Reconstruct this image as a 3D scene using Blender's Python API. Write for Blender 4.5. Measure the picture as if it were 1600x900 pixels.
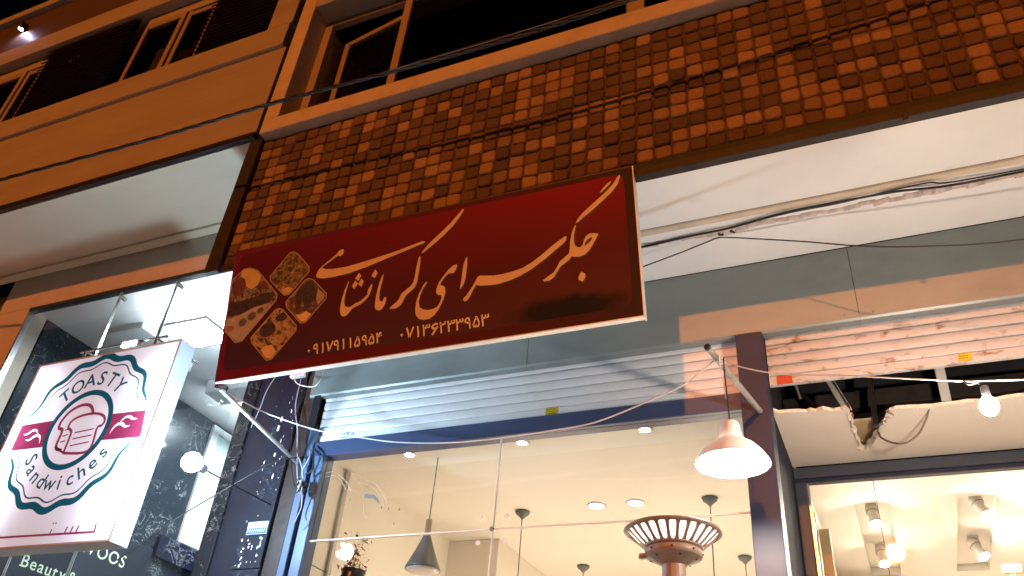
import bpy, bmesh, math, random
from mathutils import Vector, Matrix
from mathutils.geometry import tessellate_polygon

for o in list(bpy.data.objects):
    bpy.data.objects.remove(o)
S = bpy.context.scene
C = S.collection
random.seed(7)

# ------------------------------------------------------------------ camera
cam_d = bpy.data.cameras.new("camera")
cam = bpy.data.objects.new("camera", cam_d)
C.objects.link(cam)
yaw, pitch, roll = 0.461031648, 0.605507323, 0.0966722271
fw = Vector((-math.sin(yaw)*math.cos(pitch), math.cos(yaw)*math.cos(pitch), math.sin(pitch)))
r0 = Vector((math.cos(yaw), math.sin(yaw), 0)); u0 = r0.cross(fw)
rt = math.cos(roll)*r0 + math.sin(roll)*u0
up = -math.sin(roll)*r0 + math.cos(roll)*u0
m = Matrix((rt, up, -fw)).transposed().to_4x4()
m.translation = (0, 0, 1.6)
cam.matrix_world = m
cam_d.sensor_width = 36; cam_d.lens = 36*1296.18/1600
cam_d.clip_end = 500; cam_d.clip_start = 0.05
S.camera = cam

# ------------------------------------------------------------------ sky, street light direction, exposure
SUN_DIR = Vector((-0.004, 1.0, -0.315)).normalized()
W = bpy.data.worlds.new("World"); S.world = W; W.use_nodes = True
nt = W.node_tree; bg = nt.nodes["Background"]
sky = nt.nodes.new("ShaderNodeTexSky"); sky.sky_type = 'NISHITA'; sky.sun_disc = False
sky.sun_elevation = math.asin(-SUN_DIR.z); sky.sun_rotation = math.atan2(-SUN_DIR.x, -SUN_DIR.y)
nt.links.new(sky.outputs[0], bg.inputs[0]); bg.inputs[1].default_value = 0.0006
sl = bpy.data.lights.new("sun", 'SUN'); sl.energy = 2.0; sl.color = (1.0, 0.26, 0.03); sl.angle = math.radians(1.0)
sun = bpy.data.objects.new("sun", sl); C.objects.link(sun)
sun.rotation_euler = SUN_DIR.to_track_quat('-Z', 'Y').to_euler(); sun.location = (0, -6, 8)
S.view_settings.view_transform = 'Standard'; S.view_settings.look = 'None'
S.view_settings.exposure = 0.0; S.view_settings.gamma = 1.0; S.view_settings.use_curve_mapping = False
S.render.engine = 'CYCLES'
S.cycles.use_denoising = True
S.cycles.max_bounces = 8; S.cycles.diffuse_bounces = 4; S.cycles.glossy_bounces = 3
S.cycles.transparent_max_bounces = 12; S.cycles.transmission_bounces = 4
S.cycles.sample_clamp_indirect = 4.0
S.cycles.caustics_reflective = False; S.cycles.caustics_refractive = False

# ------------------------------------------------------------------ materials
def nodes_of(name):
    mt = bpy.data.materials.new(name); mt.use_nodes = True
    n = mt.node_tree
    return mt, n, n.nodes["Principled BSDF"]

def N(n, t, **kw):
    x = n.nodes.new(t)
    for k, v in kw.items(): setattr(x, k, v)
    return x

def rgb(c): return (c[0], c[1], c[2], 1.0)

def pos(n, scale=1.0):
    g = N(n, "ShaderNodeNewGeometry"); mp = N(n, "ShaderNodeMapping")
    sc = scale if isinstance(scale, (tuple, list)) else (scale,)*3
    mp.inputs["Scale"].default_value = sc
    n.links.new(g.outputs["Position"], mp.inputs["Vector"])
    return mp.outputs["Vector"]

def noise(n, vec, scale, detail=4, rough=0.55, dist=0.0):
    t = N(n, "ShaderNodeTexNoise"); t.inputs["Scale"].default_value = scale
    t.inputs["Detail"].default_value = detail; t.inputs["Roughness"].default_value = rough
    t.inputs["Distortion"].default_value = dist
    n.links.new(vec, t.inputs["Vector"]); return t.outputs["Fac"]

def ramp(n, fac, stops):
    r = N(n, "ShaderNodeValToRGB"); e = r.color_ramp.elements
    while len(e) > 1: e.remove(e[0])
    e[0].position = stops[0][0]; e[0].color = rgb(stops[0][1])
    for p, c in stops[1:]:
        k = e.new(p); k.color = rgb(c)
    n.links.new(fac, r.inputs[0]); return r.outputs[0]

def mix(n, fac, a, b, mode='MIX'):
    x = N(n, "ShaderNodeMix"); x.data_type = 'RGBA'; x.blend_type = mode
    for s, v in ((0, fac), (6, a), (7, b)):
        if isinstance(v, (int, float)): x.inputs[s].default_value = v
        elif isinstance(v, tuple): x.inputs[s].default_value = rgb(v)
        else: n.links.new(v, x.inputs[s])
    return x.outputs[2]

def bump(n, p, h, strength, dist=0.01):
    b = N(n, "ShaderNodeBump"); b.inputs["Strength"].default_value = strength; b.inputs["Distance"].default_value = dist
    n.links.new(h, b.inputs["Height"]); n.links.new(b.outputs[0], p.inputs["Normal"])

def plain(name, col, rough=0.6, metal=0.0, var=0.18, scale=6.0, bmp=0.0, bscale=60.0, stretch=(1, 1, 1), dirt=None):
    mt, n, p = nodes_of(name)
    v = pos(n, stretch)
    f = noise(n, v, scale, 6, 0.6)
    lo = tuple(max(0, c*(1-var*1.6)) for c in col); hi = tuple(min(1, c*(1+var)) for c in col)
    out = ramp(n, f, [(0.25, lo), (0.5, col), (0.75, hi)])
    if dirt:
        dcol, amount, ds = dirt
        g = noise(n, pos(n, stretch), ds, 8, 0.65, 0.6)
        mk = ramp(n, g, [(0.5 + 0.2*(1-amount), (0, 0, 0)), (0.62 + 0.2*(1-amount), (1, 1, 1))])
        out = mix(n, mk, out, dcol)
    n.links.new(out, p.inputs["Base Color"])
    p.inputs["Roughness"].default_value = rough; p.inputs["Metallic"].default_value = metal
    if bmp: bump(n, p, noise(n, pos(n, stretch), bscale, 6), bmp)
    return mt

def emit(name, col, strength):
    mt, n, p = nodes_of(name)
    p.inputs["Base Color"].default_value = rgb(col); p.inputs["Emission Color"].default_value = rgb(col)
    p.inputs["Emission Strength"].default_value = strength; p.inputs["Roughness"].default_value = 0.4
    return mt

def glass(name, tint=(0.96, 0.97, 0.97), refl=1.0, rough=0.01):
    mt = bpy.data.materials.new(name); mt.use_nodes = True; n = mt.node_tree
    n.nodes.remove(n.nodes["Principled BSDF"])
    tr = N(n, "ShaderNodeBsdfTransparent"); tr.inputs[0].default_value = rgb(tint)
    gl = N(n, "ShaderNodeBsdfGlossy"); gl.inputs["Roughness"].default_value = rough
    lw = N(n, "ShaderNodeLayerWeight"); lw.inputs[0].default_value = 0.5
    pw = N(n, "ShaderNodeMath", operation='POWER'); pw.inputs[1].default_value = 5.0
    n.links.new(lw.outputs["Facing"], pw.inputs[0])
    mu = N(n, "ShaderNodeMath", operation='MULTIPLY_ADD'); mu.inputs[1].default_value = 0.9*refl; mu.inputs[2].default_value = 0.035*refl
    n.links.new(pw.outputs[0], mu.inputs[0])
    mx = N(n, "ShaderNodeMixShader")
    n.links.new(mu.outputs[0], mx.inputs[0]); n.links.new(tr.outputs[0], mx.inputs[1]); n.links.new(gl.outputs[0], mx.inputs[2])
    n.links.new(mx.outputs[0], n.nodes["Material Output"].inputs[0]); return mt

def marble(name, dark=(0.012, 0.016, 0.024), vein=(0.5, 0.52, 0.52), scale=1.0, amount=1.0, rough=0.12):
    mt, n, p = nodes_of(name)
    v = pos(n, scale)
    a = noise(n, v, 2.6, 5, 0.6, 1.4)
    ab = N(n, "ShaderNodeMath", operation='SUBTRACT'); ab.inputs[1].default_value = 0.5; n.links.new(a, ab.inputs[0])
    ab2 = N(n, "ShaderNodeMath", operation='ABSOLUTE'); n.links.new(ab.outputs[0], ab2.inputs[0])
    v1 = ramp(n, ab2.outputs[0], [(0.0, (1, 1, 1)), (0.006, (0.35, 0.35, 0.35)), (0.014, (0, 0, 0))])
    b = noise(n, v, 1.7, 3, 0.5)
    msk = ramp(n, b, [(0.46, (0, 0, 0)), (0.62, (amount,)*3)])
    vv = mix(n, 1.0, v1, msk, 'MULTIPLY')
    sp = noise(n, v, 22, 2, 0.5)
    s1 = ramp(n, sp, [(0.70, (0, 0, 0)), (0.76, (0.5*amount,)*3)])
    tot = mix(n, 1.0, vv, s1, 'ADD')
    n.links.new(mix(n, tot, dark, vein), p.inputs["Base Color"])
    p.inputs["Roughness"].default_value = rough
    return mt

def tile_mat(name, ramp_stops, rough=0.75):
    mt, n, p = nodes_of(name)
    g = N(n, "ShaderNodeNewGeometry"); mp = N(n, "ShaderNodeMapping")
    mp.inputs["Location"].default_value = (3.82, 0, -4.83)
    n.links.new(g.outputs["Position"], mp.inputs["Vector"])
    sn = N(n, "ShaderNodeVectorMath", operation='MULTIPLY'); sn.inputs[1].default_value = (10.05, 0, 10.1)
    n.links.new(mp.outputs[0], sn.inputs[0])
    fl = N(n, "ShaderNodeVectorMath", operation='FLOOR'); n.links.new(sn.outputs[0], fl.inputs[0])
    wn = N(n, "ShaderNodeTexWhiteNoise"); n.links.new(fl.outputs[0], wn.inputs["Vector"])
    base = ramp(n, wn.outputs["Value"], ramp_stops)
    gr = noise(n, pos(n, 1), 55, 6, 0.65)
    n.links.new(mix(n, 0.55, base, ramp(n, gr, [(0.25, (0.35, 0.35, 0.35)), (0.75, (1, 1, 1))]), 'MULTIPLY'), p.inputs["Base Color"])
    p.inputs["Roughness"].default_value = rough
    bump(n, p, gr, 0.5, 0.006); return mt

M = {}
M['stone'] = plain("beige_stone", (0.38, 0.33, 0.27), 0.8, var=0.12, scale=1.6, bmp=0.12, bscale=90, stretch=(0.5, 1, 3))
M['stone2'] = plain("pale_sill_stone", (0.60, 0.50, 0.38), 0.75, var=0.12, scale=5, bmp=0.1, bscale=80, dirt=((0.25, 0.16, 0.1), 0.12, 9))
M['fascia'] = plain("beige_fascia_panel", (0.50, 0.42, 0.34), 0.55, var=0.10, scale=1.5)
M['tile_light'] = tile_mat("tan_tile", [(0, (0.27, 0.155, 0.085)), (0.5, (0.36, 0.21, 0.115)), (1, (0.45, 0.27, 0.15))])
M['tile_dark'] = tile_mat("brown_tile", [(0, (0.10, 0.058, 0.044)), (0.5, (0.14, 0.076, 0.052)), (1, (0.195, 0.105, 0.064))])
M['grout'] = plain("dark_grout", (0.10, 0.056, 0.04), 0.9, var=0.4, scale=30, bmp=0.4, bscale=120)
M['brown'] = plain("dark_brown_steel", (0.030, 0.022, 0.020), 0.5, var=0.4, scale=14, dirt=((0.09, 0.05, 0.03), 0.3, 20))
M['black'] = plain("black_metal", (0.012, 0.012, 0.014), 0.45, var=0.3)
M['soffit'] = plain("white_painted_soffit", (0.82, 0.80, 0.77), 0.8, var=0.06, scale=1.2, dirt=((0.55, 0.5, 0.44), 0.15, 2.2))
M['soffit_old'] = plain("grey_white_soffit", (0.80, 0.71, 0.54), 0.85, var=0.08, scale=1.0, dirt=((0.36, 0.33, 0.28), 0.3, 1.6), stretch=(0.5, 2, 1))
M['mould'] = plain("beige_moulding", (0.60, 0.50, 0.38), 0.8, var=0.1)
M['plaster'] = plain("rough_plaster", (0.60, 0.50, 0.45), 0.95, var=0.25, scale=25, bmp=0.7, bscale=60)
M['galv'] = plain("galvanised_sheet", (0.25, 0.28, 0.275), 0.48, 0.4, var=0.16, scale=2.5, dirt=((0.22, 0.24, 0.23), 0.25, 6), stretch=(0.6, 1, 1.2), bmp=0.03, bscale=5)
M['shutter'] = plain("white_shutter_paint", (0.74, 0.75, 0.76), 0.34, var=0.05, scale=4, dirt=((0.62, 0.62, 0.62), 0.1, 5))
M['shutter_dirty'] = plain("scuffed_shutter_paint", (0.45, 0.44, 0.44), 0.38, var=0.07, scale=4, dirt=((0.20, 0.12, 0.08), 0.80, 9), stretch=(1, 1, 2))
M['navy'] = plain("navy_painted_steel", (0.042, 0.060, 0.13), 0.42, var=0.15, scale=3)
M['navy_light'] = plain("slate_blue_aluminium", (0.095, 0.145, 0.25), 0.4, 0.2, var=0.1)
M['post'] = plain("dark_violet_painted_steel", (0.020, 0.022, 0.050), 0.55, var=0.15, scale=3)
M['marble'] = marble("black_marble", (0.014, 0.019, 0.028), (0.55, 0.58, 0.58), 2.0, 0.9, 0.1)
M['post_matte'] = plain("matt_slate_panel", (0.03, 0.034, 0.05), 0.9, var=0.15)
M['post_matte'].node_tree.nodes['Principled BSDF'].inputs['Specular IOR Level'].default_value = 0.05
M['slate'] = plain("slate_grey_paint", (0.050, 0.058, 0.085), 0.5, var=0.12)
M['marble_clad'] = marble("black_marble_cladding", (0.010, 0.012, 0.026), (0.6, 0.6, 0.62), 1.3, 0.5, 0.16)
M['marble_vein'] = marble("veined_black_marble", (0.012, 0.012, 0.016), (0.55, 0.50, 0.46), 2.6, 0.6, 0.25)
M['navy_panel'] = marble("navy_glossy_panel", (0.005, 0.007, 0.017), (0.35, 0.4, 0.5), 3.0, 0.3, 0.42)
M['dark_panel'] = plain("plain_dark_panel", (0.008, 0.009, 0.020), 0.45, var=0.2)
M['glass'] = glass("shop_glass")
M['glass_dark'] = glass("window_glass", (0.55, 0.52, 0.5), 0.8)
M['joint'] = plain("pale_silicone_joint", (0.90, 0.88, 0.82), 0.5, var=0.05)
M['chrome'] = plain("brushed_steel", (0.55, 0.55, 0.56), 0.25, 0.9, var=0.05)
M['steel_tube'] = plain("grey_painted_tube", (0.33, 0.31, 0.30), 0.45, 0.3, var=0.2, scale=20)
M['room'] = plain("cream_plaster_ceiling", (0.76, 0.71, 0.62), 0.85, var=0.03, scale=1.0)
M['room_wall'] = plain("cream_room_wall", (0.78, 0.72, 0.62), 0.8, var=0.05, scale=1.0)
M['room_white'] = plain("white_room_plaster", (0.82, 0.79, 0.73), 0.85, var=0.03, scale=1.0)
M['lobby_white'] = plain("white_lobby_ceiling", (0.80, 0.83, 0.84), 0.7, var=0.03, scale=1.0)
M['floor'] = plain("stone_floor", (0.42, 0.38, 0.33), 0.4, var=0.1, scale=2)
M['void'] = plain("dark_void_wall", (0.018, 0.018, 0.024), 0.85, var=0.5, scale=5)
M['board'] = plain("white_plasterboard", (0.80, 0.74, 0.68), 0.85, var=0.03, scale=2)
M['torn'] = plain("torn_gypsum", (0.78, 0.70, 0.60), 0.95, var=0.2, scale=40, bmp=0.8, bscale=90)
M['cable'] = plain("black_cable", (0.014, 0.012, 0.011), 0.55, var=0.3, scale=40)
M['cable_grey'] = plain("grey_cable", (0.14, 0.11, 0.09), 0.5, var=0.3, scale=40)
M['wire_white'] = plain("white_wire", (0.72, 0.68, 0.66), 0.5, var=0.08)
M['wire_blue'] = plain("dusty_blue_wire", (0.30, 0.34, 0.42), 0.5, var=0.1)
M['copper'] = plain("brown_hammered_steel", (0.30, 0.23, 0.19), 0.5, 0.1, var=0.12, scale=18)
M['enamel'] = plain("white_enamel_shade", (0.72, 0.66, 0.66), 0.3, var=0.03)
M['grey_shade'] = plain("dark_grey_lamp_shade", (0.11, 0.12, 0.12), 0.4, var=0.08)
M['wood'] = plain("light_wood", (0.42, 0.27, 0.14), 0.5, var=0.2, scale=6, stretch=(6, 6, 1))
M['mdf'] = plain("tan_board", (0.56, 0.42, 0.24), 0.7, var=0.08, scale=3)
M['wood_orange'] = plain("orange_wood", (0.42, 0.20, 0.06), 0.5, var=0.25, scale=10, stretch=(1, 1, 6))
M['spot_white'] = plain("white_spotlight_housing", (0.62, 0.58, 0.52), 0.4, var=0.03)
M['ground'] = plain("asphalt", (0.06, 0.06, 0.06), 0.9, var=0.25, scale=20, bmp=0.4, bscale=150)
M['paving'] = plain("pale_paving", (0.62, 0.60, 0.57), 0.7, var=0.12, scale=3, bmp=0.1)
M['alu'] = plain("sign_edge_aluminium", (0.74, 0.70, 0.66), 0.45, 0.2, var=0.08)
M['ink_gold'] = plain("gold_print", (0.74, 0.50, 0.27), 0.5, var=0.08, scale=9)
M['ink_cream'] = plain("cream_print", (0.84, 0.68, 0.40), 0.5, var=0.05)
M['ink_dark'] = plain("dark_maroon_print", (0.035, 0.012, 0.014), 0.5, var=0.05)
M['ink_line'] = plain("tan_outline_print", (0.42, 0.31, 0.23), 0.5, var=0.05)
M['ink_yellow'] = plain("lemon_print", (0.62, 0.43, 0.15), 0.5, var=0.15, scale=10)
M['ink_red'] = plain("tomato_print", (0.13, 0.035, 0.06), 0.5, var=0.25, scale=20)
M['ink_meat'] = plain("meat_print", (0.035, 0.024, 0.05), 0.5, var=0.8, scale=30)
M['ink_plate'] = plain("plate_print", (0.40, 0.36, 0.36), 0.5, var=0.15, scale=12)
M['ink_green'] = plain("olive_print", (0.16, 0.18, 0.15), 0.5, var=0.3, scale=20)
M['ink_pink'] = plain("pink_print", (0.62, 0.25, 0.22), 0.5, var=0.1)
M['teal'] = plain("dark_teal_print", (0.015, 0.10, 0.13), 0.5, var=0.05)
M['magenta'] = plain("maroon_pink_print", (0.33, 0.06, 0.14), 0.5, var=0.05)
M['white_ink'] = plain("white_print", (0.85, 0.85, 0.88), 0.5, var=0.02)
M['letter'] = plain("pale_green_letter", (0.62, 0.70, 0.50), 0.5, var=0.1)
M['sticker_y'] = plain("yellow_sticker", (0.55, 0.40, 0.02), 0.5, var=0.15, scale=30)
M['sticker_r'] = plain("red_sticker", (0.45, 0.05, 0.02), 0.5, var=0.15, scale=30)
M['sticker_g'] = plain("grey_print", (0.20, 0.23, 0.28), 0.5, var=0.15, scale=30)
M['plate_blue'] = plain("blue_plate", (0.05, 0.13, 0.45), 0.4, var=0.1)
M['plate_pale'] = plain("pale_plate", (0.50, 0.56, 0.72), 0.4, var=0.1)
M['teal_sign'] = plain("teal_green_sign", (0.02, 0.30, 0.26), 0.4, var=0.1)
M['louvre'] = plain("brown_louvre", (0.085, 0.042, 0.03), 0.6, var=0.25, scale=10, stretch=(1, 1, 6))
M['frame'] = plain("beige_window_frame", (0.36, 0.28, 0.21), 0.5, var=0.08)
M['dark_room'] = plain("unlit_room_wall", (0.16, 0.12, 0.10), 0.9, var=0.2)
M['pale_pane'] = plain("pale_green_pane", (0.62, 0.76, 0.74), 0.2, var=0.03)
M['white_frame'] = plain("white_window_frame", (0.80, 0.82, 0.84), 0.4, var=0.03)
M['plant'] = plain("dried_flower", (0.22, 0.10, 0.07), 0.8, var=0.5, scale=40)
M['vase'] = plain("dark_vase", (0.02, 0.02, 0.035), 0.3, var=0.3)
M['bulb_warm'] = emit("warm_bulb", (1.0, 0.80, 0.64), 1400)
M['bulb_street'] = emit("bare_warm_bulb", (1.0, 0.81, 0.66), 2130)
M['bulb_room'] = emit("room_bulb", (1.0, 0.83, 0.64), 82)
M['down_warm'] = emit("warm_downlight", (1.0, 0.82, 0.58), 150)
M['down_soft'] = emit("soft_downlight", (1.0, 0.84, 0.62), 40)
M['spot_bulb'] = emit("spot_bulb", (1.0, 0.88, 0.70), 2900)
M['led'] = emit("cool_led", (0.54, 0.78, 1.0), 1150)
M['led_panel'] = emit("cool_led_panel", (0.82, 0.94, 1.0), 140)
M['led_inside'] = emit("sign_led", (0.82, 0.91, 1.0), 125)
M['led_flood'] = emit("flood_led", (0.85, 0.95, 1.0), 120)
M['led_roof'] = emit("violet_white_led", (0.72, 0.68, 1.0), 500)

def sign_face():
    mt, n, p = nodes_of("maroon_sign_print")
    tc = N(n, "ShaderNodeTexCoord"); sx = N(n, "ShaderNodeSeparateXYZ"); n.links.new(tc.outputs["Object"], sx.inputs[0])
    def mr(sock, a, b):
        r = N(n, "ShaderNodeMapRange"); r.inputs[1].default_value = a; r.inputs[2].default_value = b
        n.links.new(sock, r.inputs[0]); return r.outputs[0]
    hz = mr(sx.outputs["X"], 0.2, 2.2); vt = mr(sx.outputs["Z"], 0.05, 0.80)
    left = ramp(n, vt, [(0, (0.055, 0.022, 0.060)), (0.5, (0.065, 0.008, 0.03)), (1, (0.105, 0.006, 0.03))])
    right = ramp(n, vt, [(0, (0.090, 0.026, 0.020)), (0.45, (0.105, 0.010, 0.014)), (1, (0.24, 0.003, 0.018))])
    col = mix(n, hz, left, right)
    # soot stain low on the right
    mp = N(n, "ShaderNodeMapping"); mp.inputs["Location"].default_value = (-2.09/0.30, 0, -0.10/0.075)
    mp.inputs["Scale"].default_value = (1/0.30, 0, 1/0.075)
    n.links.new(tc.outputs["Object"], mp.inputs[0])
    ln = N(n, "ShaderNodeVectorMath", operation='LENGTH'); n.links.new(mp.outputs[0], ln.inputs[0])
    nz = noise(n, tc.outputs["Object"], 9, 5)
    ad = N(n, "ShaderNodeMath", operation='ADD'); n.links.new(ln.outputs["Value"], ad.inputs[0]); n.links.new(nz, ad.inputs[1])
    stain = ramp(n, ad.outputs[0], [(0.95, (1, 1, 1)), (1.0, (0.7, 0.7, 0.7))])
    mr2 = N(n, "ShaderNodeMapRange"); mr2.inputs[1].default_value = 1.15; mr2.inputs[2].default_value = 1.7
    mr2.inputs[3].default_value = 1.0; mr2.inputs[4].default_value = 0.0
    n.links.new(ad.outputs[0], mr2.inputs[0])
    col = mix(n, mr2.outputs[0], col, (0.010, 0.007, 0.008))
    n.links.new(col, p.inputs["Base Color"]); p.inputs["Roughness"].default_value = 0.6; p.inputs["Specular IOR Level"].default_value = 0.15
    return mt
M['sign'] = sign_face()
M['sign_edge'] = plain("crimson_border_print", (0.13, 0.016, 0.035), 0.5, var=0.12, scale=4)
def border():
    mt, n, p = nodes_of("border_print")
    tc = N(n, "ShaderNodeTexCoord"); sx = N(n, "ShaderNodeSeparateXYZ"); n.links.new(tc.outputs["Object"], sx.inputs[0])
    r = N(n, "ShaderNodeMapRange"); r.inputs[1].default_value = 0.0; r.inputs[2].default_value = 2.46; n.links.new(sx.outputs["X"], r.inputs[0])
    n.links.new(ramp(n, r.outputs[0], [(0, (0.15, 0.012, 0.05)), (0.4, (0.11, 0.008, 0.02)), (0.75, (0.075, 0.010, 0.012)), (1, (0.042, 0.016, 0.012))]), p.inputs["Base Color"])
    p.inputs["Roughness"].default_value = 0.6; p.inputs["Specular IOR Level"].default_value = 0.15
    return mt
M['border'] = border()
def backlit(name, col):
    mt = bpy.data.materials.new(name); mt.use_nodes = True; n = mt.node_tree
    n.nodes.remove(n.nodes["Principled BSDF"])
    d = N(n, "ShaderNodeBsdfDiffuse"); d.inputs[0].default_value = rgb(col)
    t = N(n, "ShaderNodeBsdfTranslucent"); t.inputs[0].default_value = rgb(col)
    x = N(n, "ShaderNodeMixShader"); x.inputs[0].default_value = 0.6
    n.links.new(d.outputs[0], x.inputs[1]); n.links.new(t.outputs[0], x.inputs[2])
    n.links.new(x.outputs[0], n.nodes["Material Output"].inputs[0]); return mt
M['teal_film'] = backlit("teal_film", (0.012, 0.12, 0.16)); M['pink_film'] = backlit("maroon_pink_film", (0.34, 0.045, 0.12))
M['sign_edge_r'] = plain("dark_brown_border_print", (0.055, 0.022, 0.018), 0.5, var=0.12, scale=4)

def food(name, seed, cols, scale):
    mt, n, p = nodes_of(name)
    tc = N(n, "ShaderNodeTexCoord"); mp = N(n, "ShaderNodeMapping"); mp.inputs["Location"].default_value = (seed, seed*2, seed*3)
    n.links.new(tc.outputs["Object"], mp.inputs[0])
    a = noise(n, mp.outputs[0], scale, 4, 0.6, 1.6)
    v = N(n, "ShaderNodeTexVoronoi"); v.inputs["Scale"].default_value = scale*1.6; n.links.new(mp.outputs[0], v.inputs["Vector"])
    ad = N(n, "ShaderNodeMath", operation='MULTIPLY_ADD'); n.links.new(v.outputs["Distance"], ad.inputs[0]); ad.inputs[1].default_value = 0.35
    n.links.new(a, ad.inputs[2])
    n.links.new(ramp(n, ad.outputs[0], cols), p.inputs["Base Color"]); p.inputs["Roughness"].default_value = 0.5
    return mt
D0, D1, T0, T1 = (0.020, 0.016, 0.020), (0.07, 0.045, 0.035), (0.30, 0.20, 0.11), (0.52, 0.36, 0.20)
M['food_a'] = food("grilled_skewer_print", 1.0, [(0.45, D0), (0.62, D1), (0.72, T0), (0.80, D1), (0.9, T1)], 22)
M['food_b'] = food("kebab_print", 4.0, [(0.50, D0), (0.64, (0.05, 0.04, 0.05)), (0.74, (0.16, 0.05, 0.04)), (0.82, T0)], 12)
M['food_c'] = food("mixed_plate_print", 9.0, [(0.42, D0), (0.56, D1), (0.64, T0), (0.78, T1), (0.9, D0)], 15)
M['food_d'] = food("platter_print", 6.0, [(0.48, (0.03, 0.02, 0.045)), (0.62, (0.08, 0.04, 0.05)), (0.72, (0.30, 0.26, 0.24)), (0.85, (0.05, 0.03, 0.05))], 18)

def acrylic():
    mt = bpy.data.materials.new("opal_acrylic"); mt.use_nodes = True; n = mt.node_tree
    n.nodes.remove(n.nodes["Principled BSDF"])
    d = N(n, "ShaderNodeBsdfDiffuse"); d.inputs[0].default_value = (0.80, 0.80, 0.84, 1)
    t = N(n, "ShaderNodeBsdfTranslucent"); t.inputs[0].default_value = (0.86, 0.87, 0.93, 1)
    x = N(n, "ShaderNodeMixShader"); x.inputs[0].default_value = 0.6
    n.links.new(d.outputs[0], x.inputs[1]); n.links.new(t.outputs[0], x.inputs[2])
    n.links.new(x.outputs[0], n.nodes["Material Output"].inputs[0]); return mt
M['acrylic'] = acrylic()
M['shade'] = backlit("white_enamel_glass_shade", (0.70, 0.66, 0.66))
M['shade'].node_tree.nodes['Mix Shader'].inputs[0].default_value = 0.0032
M['box_white'] = plain("white_sheet_metal", (0.62, 0.66, 0.68), 0.5, var=0.06)

# ------------------------------------------------------------------ builders
LOCAL = []
def link(name, me, mat, parent=None):
    if mat is not None and not me.materials: me.materials.append(M[mat] if isinstance(mat, str) else mat)
    o = bpy.data.objects.new(name, me); C.objects.link(o)
    if parent is not None:
        o.parent = parent
        if parent not in LOCAL: o.matrix_parent_inverse = PINV(parent)
    return o

def PINV(p):
    mw = Matrix.Translation(p.location) @ p.rotation_euler.to_matrix().to_4x4()
    if p.parent is not None:
        mw = Matrix.Identity(4)
    return mw.inverted()

def tag(o, label, cat, group=None):
    o['label'] = label; o['category'] = cat
    if group: o['group'] = group
    return o

def thing(name, label, cat, loc=(0, 0, 0), group=None):
    o = bpy.data.objects.new(name, None); C.objects.link(o); o.location = loc
    o.empty_display_size = 0.1
    return tag(o, label, cat, group)

def mesh(name, verts, faces, mat, parent=None, smooth=False):
    me = bpy.data.meshes.new(name); me.from_pydata([tuple(v) for v in verts], [], faces); me.update()
    if smooth:
        for f in me.polygons: f.use_smooth = True
    return link(name, me, mat, parent)

def bm_mesh(name, bm, mat, parent=None, smooth=False):
    me = bpy.data.meshes.new(name); bmesh.ops.recalc_face_normals(bm, faces=bm.faces); bm.to_mesh(me); bm.free()
    if smooth:
        for f in me.polygons: f.use_smooth = True
    return link(name, me, mat, parent)

def bbox(bm, x0, x1, y0, y1, z0, z1):
    v = [bm.verts.new(c) for c in ((x0, y0, z0), (x1, y0, z0), (x1, y1, z0), (x0, y1, z0), (x0, y0, z1), (x1, y0, z1), (x1, y1, z1), (x0, y1, z1))]
    return [bm.faces.new([v[i] for i in f]) for f in ((3, 2, 1, 0), (4, 5, 6, 7), (0, 1, 5, 4), (1, 2, 6, 5), (2, 3, 7, 6), (3, 0, 4, 7))]

def box(name, x0, x1, y0, y1, z0, z1, mat, parent=None, bev=0.003):
    bm = bmesh.new(); bbox(bm, x0, x1, y0, y1, z0, z1)
    b = min(bev, 0.3*min(abs(x1-x0), abs(y1-y0), abs(z1-z0)))
    if b > 0.0004:
        bmesh.ops.bevel(bm, geom=list(bm.edges), offset=b, segments=1, affect='EDGES', profile=0.5)
    return bm_mesh(name, bm, mat, parent)

def obox(name, a, b, w, h, mat, parent=None, upv=(0, 0, 1)):
    """bar of rectangular section from a to b"""
    a = Vector(a); b = Vector(b); d = (b-a).normalized(); u = Vector(upv)
    s = d.cross(u)
    if s.length < 1e-4: s = d.cross(Vector((1, 0, 0)))
    s.normalize(); t = s.cross(d).normalized()
    vs = []
    for p in (a, b):
        for i, j in ((-1, -1), (1, -1), (1, 1), (-1, 1)): vs.append(p + s*(w/2*i) + t*(h/2*j))
    return mesh(name, vs, [(3, 2, 1, 0), (4, 5, 6, 7), (0, 1, 5, 4), (1, 2, 6, 5), (2, 3, 7, 6), (3, 0, 4, 7)], mat, parent)

def smoothed(pts, n=6):
    P = [Vector(p) for p in pts]
    if len(P) < 3: return P
    out = []
    for i in range(len(P)-1):
        a = P[max(i-1, 0)]; b = P[i]; c = P[i+1]; d = P[min(i+2, len(P)-1)]
        for k in range(n):
            t = k/n
            out.append(0.5*((2*b) + (c-a)*t + (2*a-5*b+4*c-d)*t*t + (3*b-a-3*c+d)*t**3))
    out.append(P[-1]); return out

def tube_bm(bm, pts, r, seg=8):
    rings = []
    for i, p in enumerate(pts):
        d = (pts[min(i+1, len(pts)-1)] - pts[max(i-1, 0)])
        d = d.normalized() if d.length > 1e-9 else Vector((1, 0, 0))
        u = Vector((0, 0, 1)) if abs(d.z) < 0.9 else Vector((0, 1, 0))
        s = d.cross(u).normalized(); t = s.cross(d)
        rr = r(i/(len(pts)-1)) if callable(r) else r
        rings.append([bm.verts.new(p + rr*(math.cos(2*math.pi*k/seg)*s + math.sin(2*math.pi*k/seg)*t)) for k in range(seg)])
    for a, b in zip(rings[:-1], rings[1:]):
        for k in range(seg): bm.faces.new((a[k], a[(k+1) % seg], b[(k+1) % seg], b[k]))
    bm.faces.new(rings[0][::-1]); bm.faces.new(rings[-1])

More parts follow.
